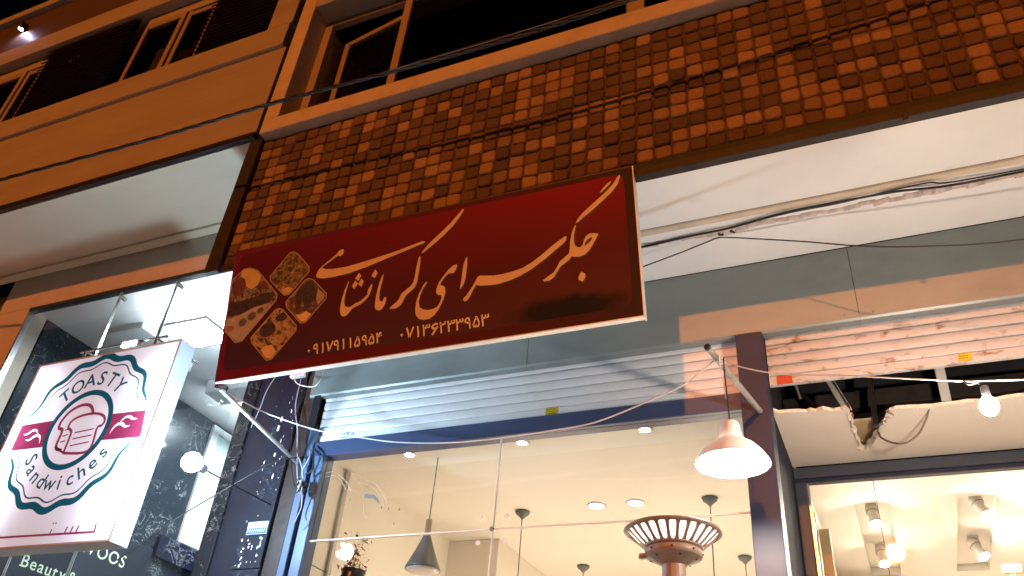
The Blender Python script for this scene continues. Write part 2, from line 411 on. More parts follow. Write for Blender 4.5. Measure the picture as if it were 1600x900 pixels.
def tube(name, pts, r, mat, parent=None, n=6, seg=8):
    bm = bmesh.new(); tube_bm(bm, smoothed(pts, n), r, seg)
    return bm_mesh(name, bm, mat, parent, True)

def rod(name, a, b, r, mat, parent=None, seg=12):
    bm = bmesh.new(); tube_bm(bm, [Vector(a), Vector(b)], r, seg)
    o = bm_mesh(name, bm, mat, parent); return o

def lathe(name, prof, c, mat, parent=None, seg=32, smooth=True, cap=False):
    c = Vector(c); vs = []; fs = []
    for r, z in prof:
        for k in range(seg):
            a = 2*math.pi*k/seg; vs.append(c + Vector((r*math.cos(a), r*math.sin(a), z)))
    for i in range(len(prof)-1):
        for k in range(seg):
            k2 = (k+1) % seg; fs.append((i*seg+k, i*seg+k2, (i+1)*seg+k2, (i+1)*seg+k))
    if cap:
        fs.append(tuple(range(seg))[::-1]); fs.append(tuple((len(prof)-1)*seg+k for k in range(seg)))
    return mesh(name, vs, fs, mat, parent, smooth)

def ball(name, c, r, mat, parent=None, sub=2, sc=(1, 1, 1)):
    bm = bmesh.new(); bmesh.ops.create_icosphere(bm, subdivisions=sub, radius=r)
    for v in bm.verts: v.co = Vector((v.co.x*sc[0], v.co.y*sc[1], v.co.z*sc[2])) + Vector(c)
    return bm_mesh(name, bm, mat, parent, True)

def flat(name, loops, to3, thick, mat, parent=None, base=0.0):
    """flat print: outline loops (first outer, then holes) in (u, v); to3(u, v, d) with d towards the viewer"""
    tri = tessellate_polygon([[Vector((u, v, 0)) for u, v in lp] for lp in loops])
    pts = [p for lp in loops for p in lp]; k = len(pts)
    vs = [to3(u, v, base) for u, v in pts] + [to3(u, v, base+thick) for u, v in pts]
    fs = []
    for t in tri:
        a, b, c2 = (pts[i] for i in t)
        s = (b[0]-a[0])*(c2[1]-a[1]) - (b[1]-a[1])*(c2[0]-a[0])
        t = tuple(t) if s > 0 else tuple(t)[::-1]
        fs.append(tuple(i+k for i in t))
    st = 0
    for lp in loops:
        L = len(lp)
        for i in range(L): fs.append((st+i, st+(i+1) % L, k+st+(i+1) % L, k+st+i))
        st += L
    return mesh(name, vs, fs, mat, parent)

def stroke2(pts, w, closed=False):
    """outline polygon of a 2d polyline of width w (number or list)"""
    n = len(pts); Lh = []; Rh = []
    for i in range(n):
        if closed: a = pts[i-1]; b = pts[(i+1) % n]
        else: a = pts[max(i-1, 0)]; b = pts[min(i+1, n-1)]
        d = Vector((b[0]-a[0], b[1]-a[1])); d.normalize(); nn = Vector((-d.y, d.x))
        ww = (w[i] if isinstance(w, (list, tuple)) else w)/2
        Lh.append((pts[i][0]+nn.x*ww, pts[i][1]+nn.y*ww)); Rh.append((pts[i][0]-nn.x*ww, pts[i][1]-nn.y*ww))
    return Lh, Rh

def strip(name, pts, w, to3, thick, mat, parent, closed=False, base=0.0):
    L2, R2 = stroke2(pts, w, closed); n = len(pts)
    vs = []
    for d in (base, base+thick):
        vs += [to3(u, v, d) for u, v in L2] + [to3(u, v, d) for u, v in R2]
    fs = []
    for i in range(n if closed else n-1):
        j = (i+1) % n
        fs.append((2*n+i, 3*n+i, 3*n+j, 2*n+j)); fs.append((i, j, 2*n+j, 2*n+i)[::-1]); fs.append((n+i, n+j, 3*n+j, 3*n+i))
    return mesh(name, vs, fs, mat, parent)

_gl = {}
def glyph(ch, bold=0.0):
    k = (ch, bold)
    if k in _gl: return _gl[k]
    cu = bpy.data.curves.new("t", 'FONT'); cu.body = ch; cu.size = 1.0; cu.offset = bold; cu.resolution_u = 4
    o = bpy.data.objects.new("t", cu); C.objects.link(o); bpy.context.view_layer.update()
    me = bpy.data.meshes.new_from_object(o.evaluated_get(bpy.context.evaluated_depsgraph_get()))
    vs = [v.co.copy() for v in me.vertices]; fs = [tuple(p.vertices) for p in me.polygons]
    adv = (max((v.x for v in vs), default=0.3), min((v.x for v in vs), default=0.0))
    bpy.data.objects.remove(o); bpy.data.curves.remove(cu); bpy.data.meshes.remove(me)
    _gl[k] = (vs, fs, adv); return _gl[k]

def letter(ch, f, mat, parent, bold=0.0, name="letter"):
    """f maps glyph xy (1 = font size) to a 3d point"""
    vs, fs, adv = glyph(ch, bold)
    if not vs: return None
    return mesh(name, [f(v.x, v.y) for v in vs], fs, mat, parent)

def copy_tree(o, parent=None, off=Vector((0, 0, 0))):
    c = o.copy(); C.objects.link(c)
    if parent is None: c.location = o.location + off
    else: c.parent = parent
    for ch in [x for x in bpy.data.objects if x.parent == o]: copy_tree(ch, c)
    return c

# ------------------------------------------------------------------ ground
def struct(o): o['kind'] = 'structure'; return o
struct(mesh("road", [(-250, -250, 0), (250, -250, 0), (250, 250, 0), (-250, 250, 0)], [(0, 1, 2, 3)], 'ground'))
struct(box("pavement", -40, 40, -1.2, 4.6, 0.004, 0.13, 'paving', None, 0.01))

# ------------------------------------------------------------------ tiled building (right)
TB = thing("tiled_building", "building with brown and tan tiled band, ribbon window and white underside above the shutters", "building", (-1.0, 4.2, 0.13))
XR = 2.2                                            # right end of what is built
TX0, TZ0, PW, PH = -3.82, 4.83, 0.0995, 0.0990
box("upper_wall", -3.935, XR, 3.29, 4.19, 4.712, 5.94, 'grout', TB)
box("edge_trim", -3.94, -3.825, 3.245, 3.289, 4.70, 5.935, 'brown', TB)
box("edge_trim", -3.825, -0.932, 3.275, 3.2885, 4.70, 4.761, 'brown', TB)
box("steel_angle", -3.3, XR, 3.268, 3.289, 4.762, 4.828, 'black', TB)
box("steel_angle", -0.93, XR, 3.235, 3.289, 4.700, 4.758, 'brown', TB)
box("bolt_stub", 0.398, 0.424, 3.222, 3.245, 4.672, 4.715, 'brown', TB)

# tiles: a rounded uneven pillow, six shapes shared by all
def tile_geo(rnd):
    hw, hh = PW/2-0.0045, PH/2-0.0045
    jit = lambda s: rnd.uniform(-s, s)
    cor = [(-hw+jit(.004), -hh+jit(.004)), (hw+jit(.004), -hh+jit(.004)), (hw+jit(.004), hh+jit(.004)), (-hw+jit(.004), hh+jit(.004))]
    out = []
    for i, (x, z) in enumerate(cor):
        sx = 1 if x > 0 else -1; sz = 1 if z > 0 else -1
        r = rnd.uniform(.010, .022)
        a, b = (x-sx*r, z), (x, z-sz*r)
        mid = (x-sx*r*.3, z-sz*r*.3)
        out += [a, mid, b] if i in (1, 3) else [b, mid, a]
    k = len(out); h = rnd.uniform(.014, .020)
    vs = [(x, 0.002, z) for x, z in out] + [(x*.97, -h*.7, z*.97) for x, z in out] + [(x*.78, -h, z*.78) for x, z in out]
    fs = []
    for q in (0, k):
        for i in range(k): fs.append((q+i, q+(i+1) % k, q+k+(i+1) % k, q+k+i))
    fs.append(tuple(2*k+i for i in range(k)))
    return vs, fs
rt_ = random.Random(3)
geos = [tile_geo(rt_) for _ in range(6)]
tmesh = {}
for gi, (vs, fs) in enumerate(geos):
    for mk in ('tile_light', 'tile_dark'):
        me = bpy.data.meshes.new("tile"); me.from_pydata(vs, [], fs); me.update(); me.materials.append(M[mk])
        for f in me.polygons[:-1]: f.use_smooth = True
        tmesh[gi, mk] = me
cells = []
ncol = int((XR-TX0)/PW); nrow = 11
for i in range(ncol):
    for j in range(nrow):
        x = TX0+(i+.5)*PW; z = TZ0+(j+.5)*PH
        light = rt_.random() < 0.36
        cells.append((x, z, rt_.randrange(6), 'tile_light' if light else 'tile_dark', rt_.uniform(-.004, .004), rt_.uniform(-.05, .05)))
def shows(c):
    x, z = c[0], c[1]
    if x > 0.95: return False
    zs = 4.53 + (x+3.4)*0.02                          # top of the red sign
    return not (-3.4 < x < -0.9 and z < 1.6+(zs-1.6)*3.27/2.94-0.05)
cand = sorted([c for c in cells if shows(c)], key=lambda c: c[0]**2 + 3.27**2 + (c[1]-1.6)**2)
solo = set(id(c) for c in cand[:300])
rest = bmesh.new(); rest_mats = ['tile_light', 'tile_dark']
for c in cells:
    x, z, g, mk, dy, rz = c
    if id(c) in solo:
        o = bpy.data.objects.new("tile", tmesh[g, mk]); C.objects.link(o); o.parent = TB
        o.matrix_parent_inverse = PINV(TB); o.location = (x, 3.29+dy, z); o.rotation_euler = (0, rz, 0)
    else:
        vs, fs = geos[g]
        vv = [rest.verts.new((x+a, 3.29+dy+b, z+cc)) for a, b, cc in vs]
        for f in fs:
            nf = rest.faces.new([vv[i] for i in f]); nf.material_index = rest_mats.index(mk); nf.smooth = len(f) == 4
me = bpy.data.meshes.new("tile_field"); rest.to_mesh(me); rest.free()
me.materials.append(M['tile_light']); me.materials.append(M['tile_dark'])
link("tile_field", me, None, TB)['kind'] = 'stuff'

# stone sill and window surround, ribbon window above the tiles
box("window_sill", -3.83, XR, 3.20, 3.50, 5.943, 6.085, 'stone2', TB, 0.006)
box("window_surround", -3.835, -3.700, 3.205, 3.9, 6.088, 9.0, 'stone2', TB, 0.004)
box("window_surround", -3.698, XR, 3.207, 3.9, 7.412, 9.0, 'stone', TB, 0.004)
box("dark_room_back", -3.70, XR, 4.9, 4.95, 6.0, 7.6, 'dark_room', TB)
box("dark_room_ceiling", -3.70, XR, 3.46, 4.9, 7.412, 7.47, 'dark_room', TB)
box("dark_room_floor", -3.70, XR, 3.6, 4.9, 5.95, 6.0, 'dark_room', TB)
for a, b in ((-3.699, -3.622), (-2.907, -2.838), (-1.028, -0.905), (0.73, 0.83)): box("window_frame", a, b, 3.385, 3.445, 6.09, 7.408, 'frame', TB)
for a, b in ((-3.622, -2.907), (-2.838, -1.028), (-0.905, 0.73)):
    box("window_frame", a, b, 3.388, 3.442, 7.350, 7.408, 'frame', TB)
    box("window_frame", a, b, 3.388, 3.442, 6.09, 6.15, 'frame', TB)
    if a > -3.5: box("pane", a, b, 3.412, 3.418, 6.15, 7.35, 'glass_dark', TB, 0)
# the left light has an inner sash standing ajar
def sash_pt(d, z, t=0.0): return Vector((-2.915-d*math.cos(0.15), 3.45+d*math.sin(0.15)+t, z))
def sbar(d0, d1, z0, z1):
    vs = [sash_pt(d, z, t) for t in (0, .04) for d, z in ((d0, z0), (d1, z0), (d1, z1), (d0, z1))]
    return mesh("sash_frame", vs, [(0, 1, 2, 3)[::-1], (4, 5, 6, 7), (0, 1, 5, 4), (1, 2, 6, 5), (2, 3, 7, 6), (3, 0, 4, 7)], 'frame', TB)
sbar(0.0, 0.04, 6.12, 7.285); sbar(0.62, 0.68, 6.12, 7.285); sbar(0.042, 0.618, 7.235, 7.285); sbar(0.042, 0.618, 6.12, 6.17)
mesh("pane", [sash_pt(.04, 6.17, .02), sash_pt(.62, 6.17, .02), sash_pt(.62, 7.235, .02), sash_pt(.04, 7.235, .02)], [(0, 1, 2, 3)], 'glass_dark', TB)

# white underside of the overhang
box("soffit", -3.93, XR, 3.29, 3.69, 4.704, 4.711, 'soffit', TB, 0)
box("soffit_moulding", -3.6, XR, 3.69, 3.735, 4.684, 4.711, 'mould', TB, 0.006)
box("soffit", -3.93, XR, 3.735, 4.19, 4.699, 4.711, 'soffit', TB, 0)
bm = bmesh.new(); rr = random.Random(5)
for i in range(46):
    x = -1.5+i*0.075
    pts = [Vector((x, 3.83+rr.uniform(-.01, .01), 4.700)), Vector((x+.085, 3.83+rr.uniform(-.01, .01), 4.700))]
    tube_bm(bm, pts, rr.uniform(.014, .022), 7)
bm_mesh("plaster_chase", bm, 'plaster', TB, True)

# shop interior behind the glass bay
box("room_ceiling", -3.72, -0.49, 5.02, 9.6, 4.0, 4.06, 'room', TB, 0)
box("room_ceiling_strip", -3.72, -0.62, 4.34, 5.018, 3.975, 4.03, 'room_white', TB, 0)
box("room_wall", -3.80, -3.72, 4.34, 6.7, 0.14, 4.06, 'room_wall', TB, 0)
box("room_wall", -3.80, -3.215, 6.703, 9.6, 0.14, 3.995, 'room_wall', TB, 0)
box("room_wall", -3.80, 2.8, 9.6, 9.7, 0.14, 4.2, 'room_wall', TB, 0)
box("room_wall", -0.60, -0.52, 5.30, 9.6, 0.14, 4.16, 'room_white', TB, 0)
box("room_floor", -3.72, 2.8, 4.34, 9.6, 0.135, 0.16, 'floor', TB, 0)
box("corner_strip", -3.72, -3.695, 4.94, 4.985, 0.16, 3.97, 'chrome', TB, 0.002)
box("wall_panel_joint", -3.722, -3.716, 4.40, 4.94, 3.20, 3.206, 'grey_shade', TB, 0)
# door in the far left wall
box("door_leaf", -3.216, -3.19, 7.1, 7.9, 0.16, 3.2, 'wood', TB)
for a, b in ((7.02, 7.09), (7.91, 7.98)): box("door_frame", -3.216, -3.175, a, b, 0.16, 3.35, 'mould', TB)
box("door_frame", -3.216, -3.178, 7.092, 7.908, 3.22, 3.33, 'mould', TB)
# right bay: ceiling with two recessed troughs
def ceil_piece(x0, x1, y0, y1): box("room_ceiling", x0, x1, y0, y1, 4.10, 4.15, 'room_white', TB, 0)
ceil_piece(-0.52, 2.8, 5.24, 6.70); ceil_piece(-0.52, 2.8, 8.55, 9.6)
ceil_piece(-0.52, -0.20, 6.70, 8.55); ceil_piece(0.055, 0.52, 6.70, 8.55); ceil_piece(0.78, 2.8, 6.70, 8.55)
for x0, x1 in ((-0.20, 0.055), (0.52, 0.78)):
    box("ceiling_trough", x0-.03, x1+.03, 6.67, 8.58, 4.165, 4.19, 'room_white', TB, 0)
    box("ceiling_trough", x0-.03, x0-.001, 6.67, 8.58, 4.152, 4.164, 'room_white', TB, 0)
    box("ceiling_trough", x1+.001, x1+.03, 6.67, 8.58, 4.152, 4.164, 'room_white', TB, 0)
    box("ceiling_trough", x0, x1, 6.67, 6.699, 4.152, 4.164, 'room_white', TB, 0)
    box("ceiling_trough", x0, x1, 8.551, 8.58, 4.152, 4.164, 'room_white', TB, 0)
box("room_wall", 2.72, 2.8, 4.34, 9.6, 0.14, 4.2, 'room_white', TB, 0)
# void above the entrance recess
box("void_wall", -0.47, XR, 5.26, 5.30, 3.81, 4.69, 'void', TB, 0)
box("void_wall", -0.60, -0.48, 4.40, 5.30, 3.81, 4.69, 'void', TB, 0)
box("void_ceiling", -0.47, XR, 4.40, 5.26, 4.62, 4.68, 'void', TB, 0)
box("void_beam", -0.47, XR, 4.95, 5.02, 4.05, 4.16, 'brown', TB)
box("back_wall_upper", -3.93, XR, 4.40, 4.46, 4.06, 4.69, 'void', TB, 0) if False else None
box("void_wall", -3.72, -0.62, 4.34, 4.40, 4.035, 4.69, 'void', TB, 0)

# ------------------------------------------------------------------ galvanised hood over the shutters
HD = thing("shutter_hood", "grey galvanised sheet metal hood running above both roller shutters", "hood", (-1.0, 4.2, 4.2))
def hood_piece(x0, x1):
    prof = [(4.196, 4.697), (4.196, 4.215), (4.205, 4.203), (4.255, 4.203), (4.255, 4.212), (4.212, 4.214), (4.204, 4.222), (4.204, 4.697)]
    k = len(prof); vs = [(x0, y, z) for y, z in prof] + [(x1, y, z) for y, z in prof]
    fs = [(i, (i+1) % k, k+(i+1) % k, k+i)[::-1] for i in range(k)] + [tuple(range(k)), tuple(range(k, 2*k))[::-1]]
    mesh("sheet", vs, fs, 'galv', HD)
hood_piece(-3.60, -1.93); hood_piece(-1.927, 0.055); hood_piece(0.058, XR)
mesh("end_return", [(-3.60, 4.20, 4.215), (-3.64, 4.33, 4.215), (-3.64, 4.33, 4.69), (-3.60, 4.20, 4.69)], [(0, 1, 2, 3)], 'galv', HD)
for x in (-0.02, 0.13): ball("rivet", (x, 4.195, 4.24), 0.006, 'galv', HD, 1)

# ------------------------------------------------------------------ roller shutters
def shutter(label, x0, x1, ztop, zbot, n, pitch, mat):
    t = thing("roller_shutter", label, "shutter", ((x0+x1)/2, 4.27, zbot), "roller shutters rolled up over the shop bays")
    h = pitch
    def prof(z0, hh):
        pts = []
        for i in range(9):
            a = i/8; pts.append((4.264-0.006*math.sin(math.pi*a)**0.5, z0+0.0035+a*(hh-0.005)))
        return pts
    z = zbot+0.062
    bar = [(4.262, zbot), (4.252, zbot+.004), (4.252, zbot+.055), (4.258, zbot+.0605), (4.275, zbot+.0605), (4.275, zbot)]
    def ext(name, pr, back=None):
        pr = list(pr)
        if back: pr = pr + [(back, pr[-1][1]), (back, pr[0][1])]
        k = len(pr); vs = [(x0, y, zz) for y, zz in pr] + [(x1, y, zz) for y, zz in pr]
        fs = [(i, (i+1) % k, k+(i+1) % k, k+i) for i in range(k)] + [tuple(range(k))[::-1], tuple(range(k, 2*k))]
        return mesh(name, vs, fs, mat, t)
    ext("bottom_bar", bar)
    for i in range(n):
        ext("slat", prof(z, h), 4.274); z += h
    box("dark_gap", x0+.002, x1-.002, 4.276, 4.284, zbot+.01, z, 'black', t, 0)
    return t
SL = shutter("long clean white roller shutter rolled up under the red sign, left of the violet post", -3.50, -0.622, 4.2, 3.858, 5, 0.0645, 'shutter')
SR = shutter("scuffed white roller shutter with rusty smears, right of the violet post", -0.463, XR, 4.2, 3.888, 5, 0.0675, 'shutter_dirty')
def f_sh(u, v, d): return (u, 4.2515-d, v)
def sticker(x0, x1, z0, z1, mat, par, marks=True, name="sticker"):
    s = flat(name, [[(x0, z0), (x1, z0+.003), (x1, z1), (x0+.004, z1-.002)]], f_sh, 0.001, mat, par)
    if marks:
        rr = random.Random(int(abs(x0)*1000)); z = z1-0.014
        while z > z0+0.006:
            x = x0+0.008
            while x < x1-0.015:
                w = rr.uniform(.004, .014)
                pts = [(x, z), (x+w*.5, z-rr.uniform(0, .005)), (x+w, z+rr.uniform(-.002, .003))]
                strip("print_mark", pts, 0.003, f_sh, 0.0006, 'black', s, base=0.001); x += w+rr.uniform(.002, .006)
            z -= 0.015
    return s
sticker(-1.802, -1.718, 3.866, 3.922, 'sticker_y', SL)
sticker(0.479, 0.545, 3.898, 3.945, 'sticker_y', SR)
sticker(-0.425, -0.34, 3.889, 3.946, 'sticker_r', SR, False)
# stencilled maker's mark: an eye between two small words
strip("stencil_mark", [(-3.245+.022*math.cos(a*.52), 3.905+.016*math.sin(a*.52)) for a in range(1, 6)], .005, f_sh, .0008, 'sticker_g', SL)
flat("stencil_mark", [[(-3.253, 3.898), (-3.237, 3.898), (-3.237, 3.914), (-3.253, 3.914)]], f_sh, .0008, 'sticker_g', SL)
for x in (-3.292, -3.278, -3.215, -3.201):
    flat("stencil_mark", [[(x, 3.893), (x+.010, 3.893), (x+.010, 3.915), (x+.004, 3.918)]], f_sh, .0008, 'sticker_g', SL)
flat("stencil_mark", [[(-3.29, 3.880), (-3.19, 3.880), (-3.19, 3.886), (-3.29, 3.886)]], f_sh, .0008, 'sticker_g', SL)

# ------------------------------------------------------------------ post and entrance recess
PO = thing("steel_post", "dark violet steel post between the two shutters, from pavement to hood", "post", (-0.54, 4.25, 0.13))
box("post_face", -0.617, -0.468, 4.175, 4.34, 0.13, 4.20, 'post', PO, 0.004)
box("post_return", -0.612, -0.482, 4.342, 5.22, 0.13, 3.79, 'post_matte', PO, 0.003)
DF = thing("entrance_frame", "slate blue door frame set back in the right bay below the white board", "door frame", (0.6, 5.2, 0.13))
box("header", -0.48, XR, 5.17, 5.24, 3.715, 3.786, 'slate', DF, 0.004)
box("header_lip", -0.48, XR, 5.185, 5.24, 3.690, 3.7145, 'post', DF, 0.003)
box("jamb", -0.481, -0.415, 5.17, 5.24, 0.16, 3.688, 'slate', DF, 0.004)
box("jamb", -0.412, -0.398, 5.19, 5.24, 0.16, 3.688, 'chrome', DF, 0.002)
box("pane", -0.397, -0.03, 5.20, 5.208, 0.16, 3.689, 'glass', DF, 0)
box("pane", -0.026, 0.9, 5.20, 5.208, 0.16, 3.689, 'glass', DF, 0)
box("pane", 0.904, XR, 5.20, 5.208, 0.16, 3.689, 'glass', DF, 0)
box("joint", -0.03, -0.026, 5.198, 5.21, 0.16, 3.689, 'cable_grey', DF, 0)

# broken plasterboard ceiling of the recess
rb = random.Random(11)
front = [(-0.478, 4.35)]
x = -0.478
while x < -0.10:
    x += rb.uniform(.02, .05); front.append((min(x, -0.09), 4.385+0.05*(x+.48)/.4+rb.uniform(-.018, .018)))
front += [(-0.080, 4.47), (-0.088, 4.53), (-0.070, 4.58), (-0.078, 4.66), (-0.062, 4.72), (-0.070, 4.80), (-0.055, 4.86), (-0.060, 4.93), (-0.045, 4.97),
          (-0.028, 4.95), (-0.020, 4.90), (0.005, 4.87), (0.020, 4.80), (0.045, 4.76), (0.060, 4.69), (0.088, 4.64), (0.098, 4.58), (0.125, 4.55), (0.120, 4.51), (0.150, 4.49)]
x = 0.150
while x < XR-.06:
    x += rb.uniform(.03, .08); front.append((x, 4.505+rb.uniform(-.012, .012)))
outline = front + [(XR, 4.5), (XR, 5.165), (-0.478, 5.165)]
BD = thing("ceiling_board", "broken white plasterboard ceiling with a torn V-shaped hole over the entrance", "ceiling board", (0.6, 4.8, 3.79))
tri = tessellate_polygon([[Vector((a, b, 0)) for a, b in outline]])
k = len(outline)
vs = [(a, b, 3.790) for a, b in outline] + [(a, b, 3.803) for a, b in outline]
fs = [tuple(t) for t in tri] + [tuple(i+k for i in t) for t in tri]
mesh("board", vs, fs, 'board', BD)
bm = bmesh.new()
for i in range(len(front)-1):
    a, b = front[i], front[i+1]
    q = [bm.verts.new((a[0], a[1], 3.789)), bm.verts.new((b[0], b[1], 3.789)), bm.verts.new((b[0], b[1]-rb.uniform(0, .006), 3.806)), bm.verts.new((a[0], a[1]-rb.uniform(0, .006), 3.806))]
    bm.faces.new(q)
for i in range(70):                                   # crumbs and torn paper along the break
    a = front[rb.randrange(1, len(front)-2)] if i % 2 else rb.choice(front[8:32])
    c = Vector((a[0]+rb.uniform(-.012, .012), a[1]+rb.uniform(-.01, .012), 3.785+rb.uniform(-.004, .018)))
    q = [bm.verts.new(c + Vector((rb.uniform(-1, 1), rb.uniform(-1, 1), rb.uniform(-1, .6)))*rb.uniform(.006, .022)) for _ in range(3)]
    bm.faces.new(q)
vn = front[[i for i, f in enumerate(front) if f == (-0.080, 4.47)][0]:[i for i, f in enumerate(front) if f == (0.120, 4.51)][0]+1]
for i in range(len(vn)-1):
    a, b = Vector((*vn[i], 3.790)), Vector((*vn[i+1], 3.790))
    out = Vector((-1, .15, 0)) if i < 8 else Vector((1, .3, 0))
    w = rb.uniform(.008, .030); dz = rb.uniform(.004, .022)
    bm.faces.new([bm.verts.new(a+Vector((0, 0, -.002))), bm.verts.new(b+Vector((0, 0, -.002))), bm.verts.new(b+out*w*rb.uniform(.4, 1)+Vector((0, 0, -dz))), bm.verts.new(a+out*w+Vector((0, 0, -dz*rb.uniform(.3, 1))))])
bm_mesh("torn_edge", bm, 'torn', BD)['kind'] = 'stuff'
OB = box("board_offcut", -0.13, 0.16, 4.74, 5.24, 3.86, 3.872, 'mdf', None, 0)
tag(OB, "brown board seen up through the torn V-shaped hole", "board")
def stud(name, label, a, b, w, h, mat, cat="metal stud"): return tag(obox(name, a, b, w, h, mat), label, cat)
SA = thing("metal_stud", "pale metal ceiling stud leaning down to the torn edge of the board", "metal stud", (-0.09, 4.45, 3.79))
d = Vector((-0.22, 4.80, 4.30)); e = Vector((-0.092, 4.47, 3.800))
obox("web", d, e, 0.045, 0.003, 'alu', SA, (0, -1, .3)); obox("flange", d+Vector((.022, -.012, 0)), e+Vector((.022, -.012, 0)), 0.003, 0.022, 'alu', SA, (0, -1, .3))
obox("flange", d+Vector((-.022, -.012, 0)), e+Vector((-.022, -.012, 0)), 0.003, 0.022, 'alu', SA, (0, -1, .3))
SB = thing("metal_stud", "upright pale metal stud in the dark gap near the bare bulb", "metal stud", (0.40, 4.6, 3.805))
obox("web", (0.412, 4.6, 3.806), (0.43, 4.62, 4.62), 0.05, 0.003, 'alu', SB, (0, -1, 0)); obox("flange", (0.388, 4.588, 3.806), (0.406, 4.608, 4.62), 0.003, 0.024, 'alu', SB, (0, -1, 0))
stud("metal_rod", "dark steel rod hanging in the gap above the V-shaped hole", (0.07, 4.92, 4.62), (0.044, 4.72, 3.806), 0.03, 0.03, 'brown', "rod")
stud("metal_rod", "thin steel rod at the far left of the dark ceiling gap", (-0.44, 4.80, 4.62), (-0.352, 4.80, 4.07), 0.012, 0.012, 'steel_tube', "rod")
stud("metal_rod", "slanting dark rail in the left of the ceiling gap", (-0.44, 4.93, 4.30), (-0.175, 4.70, 3.83), 0.035, 0.012, 'brown', "rail")

# ------------------------------------------------------------------ glazed shopfront (left bay)
SF = thing("shopfront", "navy framed shopfront of four frameless panes joined by a spider fitting", "shopfront", (-2.0, 4.25, 0.13))
box("header", -3.47, -0.618, 4.215, 4.32, 3.747, 3.852, 'navy', SF, 0.004)
box("jamb", -3.53, -3.475, 4.205, 4.32, 0.13, 3.95, 'navy_light', SF, 0.004)
box("jamb", -3.440, -3.36, 4.205, 4.32, 0.13, 3.745, 'navy_light', SF, 0.004)
box("jamb_groove", -3.474, -3.441, 4.25, 4.31, 0.13, 3.745, 'black', SF, 0)
ZJ, XJ = 3.175, -2.083
for a, b in ((-3.36, XJ-.002), (XJ+.002, -0.618)):
    for c, d in ((ZJ+.002, 3.747), (0.2, ZJ-.002)):
        box("pane", a, b, 4.246, 4.256, c, d, 'glass', SF, 0)
box("joint", XJ-.003, XJ+.003, 4.240, 4.258, 0.2, 3.747, 'joint', SF, 0)
box("joint", -3.36, -0.618, 4.239, 4.2585, ZJ-.0035, ZJ+.0035, 'joint', SF, 0)
sp = ball("spider_hub", (XJ, 4.235, ZJ), 0.016, 'chrome', SF, 2)
for a in (1, -1):
    for b in (1, -1):
        rod("spider_disc", (XJ+a*.085, 4.240, ZJ+b*.075), (XJ+a*.085, 4.246, ZJ+b*.075), .014, 'joint', SF, 14)
# sticker leftovers on the glass
def f_gl(u, v, d): return (u, 4.2455-d, v)
for pts in ([(-3.356, 3.629), (-3.29, 3.636), (-3.23, 3.60), (-3.17, 3.555), (-3.12, 3.485)], [(-3.356, 3.60), (-3.28, 3.603), (-3.22, 3.57), (-3.16, 3.50)],
            [(-3.07, 3.567), (-2.99, 3.548), (-2.92, 3.50), (-2.86, 3.43), (-2.83, 3.38)], [(-3.07, 3.54), (-3.0, 3.52), (-2.92, 3.47), (-2.85, 3.37)], [(-3.0, 3.40), (-2.99, 3.33), (-2.95, 3.30)]):
    sm = [(p.x, p.y) for p in smoothed([(a, b, 0) for a, b in pts])]
    strip("glue_line", sm, 0.003, f_gl, 0.0006, 'ink_line', SF)
flat("sticker_scrap", [[(-3.012, 3.462), (-2.935, 3.448), (-2.905, 3.42), (-2.878, 3.378), (-2.91, 3.405), (-2.94, 3.425), (-3.010, 3.434)]], f_gl, 0.0008, 'grey_shade', SF)
for x, z in ((-2.74, 3.33), (-2.76, 3.24), (-2.87, 3.35), (-3.12, 3.42), (-2.82, 3.34)):
    flat("sticker_scrap", [[(x, z), (x+.008, z+.002), (x+.010, z+.02), (x+.003, z+.018)]], f_gl, 0.0006, 'grey_shade', SF)

# ------------------------------------------------------------------ clad pillar between the two shops
PI = thing("marble_pillar", "dark marble clad pillar with paint spots left of the glazed shopfront", "pillar", (-3.85, 4.25, 0.13))
box("core", -4.22, -3.66, 4.24, 4.60, 0.13, 4.70, 'dark_panel', PI, 0)
box("marble_slab", -4.222, -4.10, 4.205, 4.239, 0.13, 4.69, 'marble_vein', PI, 0.002)
box("marble_slab", -4.098, -3.885, 4.222, 4.239, 0.13, 4.69, 'dark_panel', PI, 0.002)
for z0, z1 in ((0.13, 3.0), (3.004, 4.69)):
    box("marble_slab", -3.883, -3.662, 4.190, 4.239, z0, z1, 'navy_panel', PI, 0.002)
box("guide_channel", -3.658, -3.535, 4.215, 4.33, 0.13, 4.69, 'brown', PI, 0.004)
box("guide_channel", -3.56, -3.505, 4.20, 4.214, 3.96, 4.45, 'black', PI, 0.003)
rp = random.Random(4)
bm = bmesh.new()
def blob(cx, cz, r, y, el=1.0):
    k = 8; q = [bm.verts.new((cx+r*math.cos(2*math.pi*i/k)*rp.uniform(.7, 1.2), y, cz+el*r*math.sin(2*math.pi*i/k)*rp.uniform(.7, 1.2))) for i in range(k)]
    bm.faces.new(q[::-1])
for i in range(26): blob(rp.uniform(-3.86, -3.68), rp.uniform(3.02, 3.20), rp.uniform(.003, .008), 4.1885, 1.5)
for i in range(34): blob(rp.uniform(-3.87, -3.67), rp.uniform(3.25, 4.3), rp.uniform(.0015, .004), 4.1885, rp.uniform(1, 5))
for x, z, r in ((-3.79, 4.05, .010), (-3.80, 3.98, .012), (-3.72, 4.10, .006), (-3.77, 3.78, .008), (-3.74, 3.62, .009)): blob(x, z, r, 4.1885, 2.2)
bm_mesh("paint_spots", bm, 'wire_white', PI)['kind'] = 'stuff'
pl = box("number_plate", -3.832, -3.668, 4.180, 4.1895, 3.222, 3.305, 'plate_pale', PI, 0.001)
box("number_band", -3.828, -3.672, 4.1785, 4.1798, 3.226, 3.262, 'plate_blue', pl, 0)
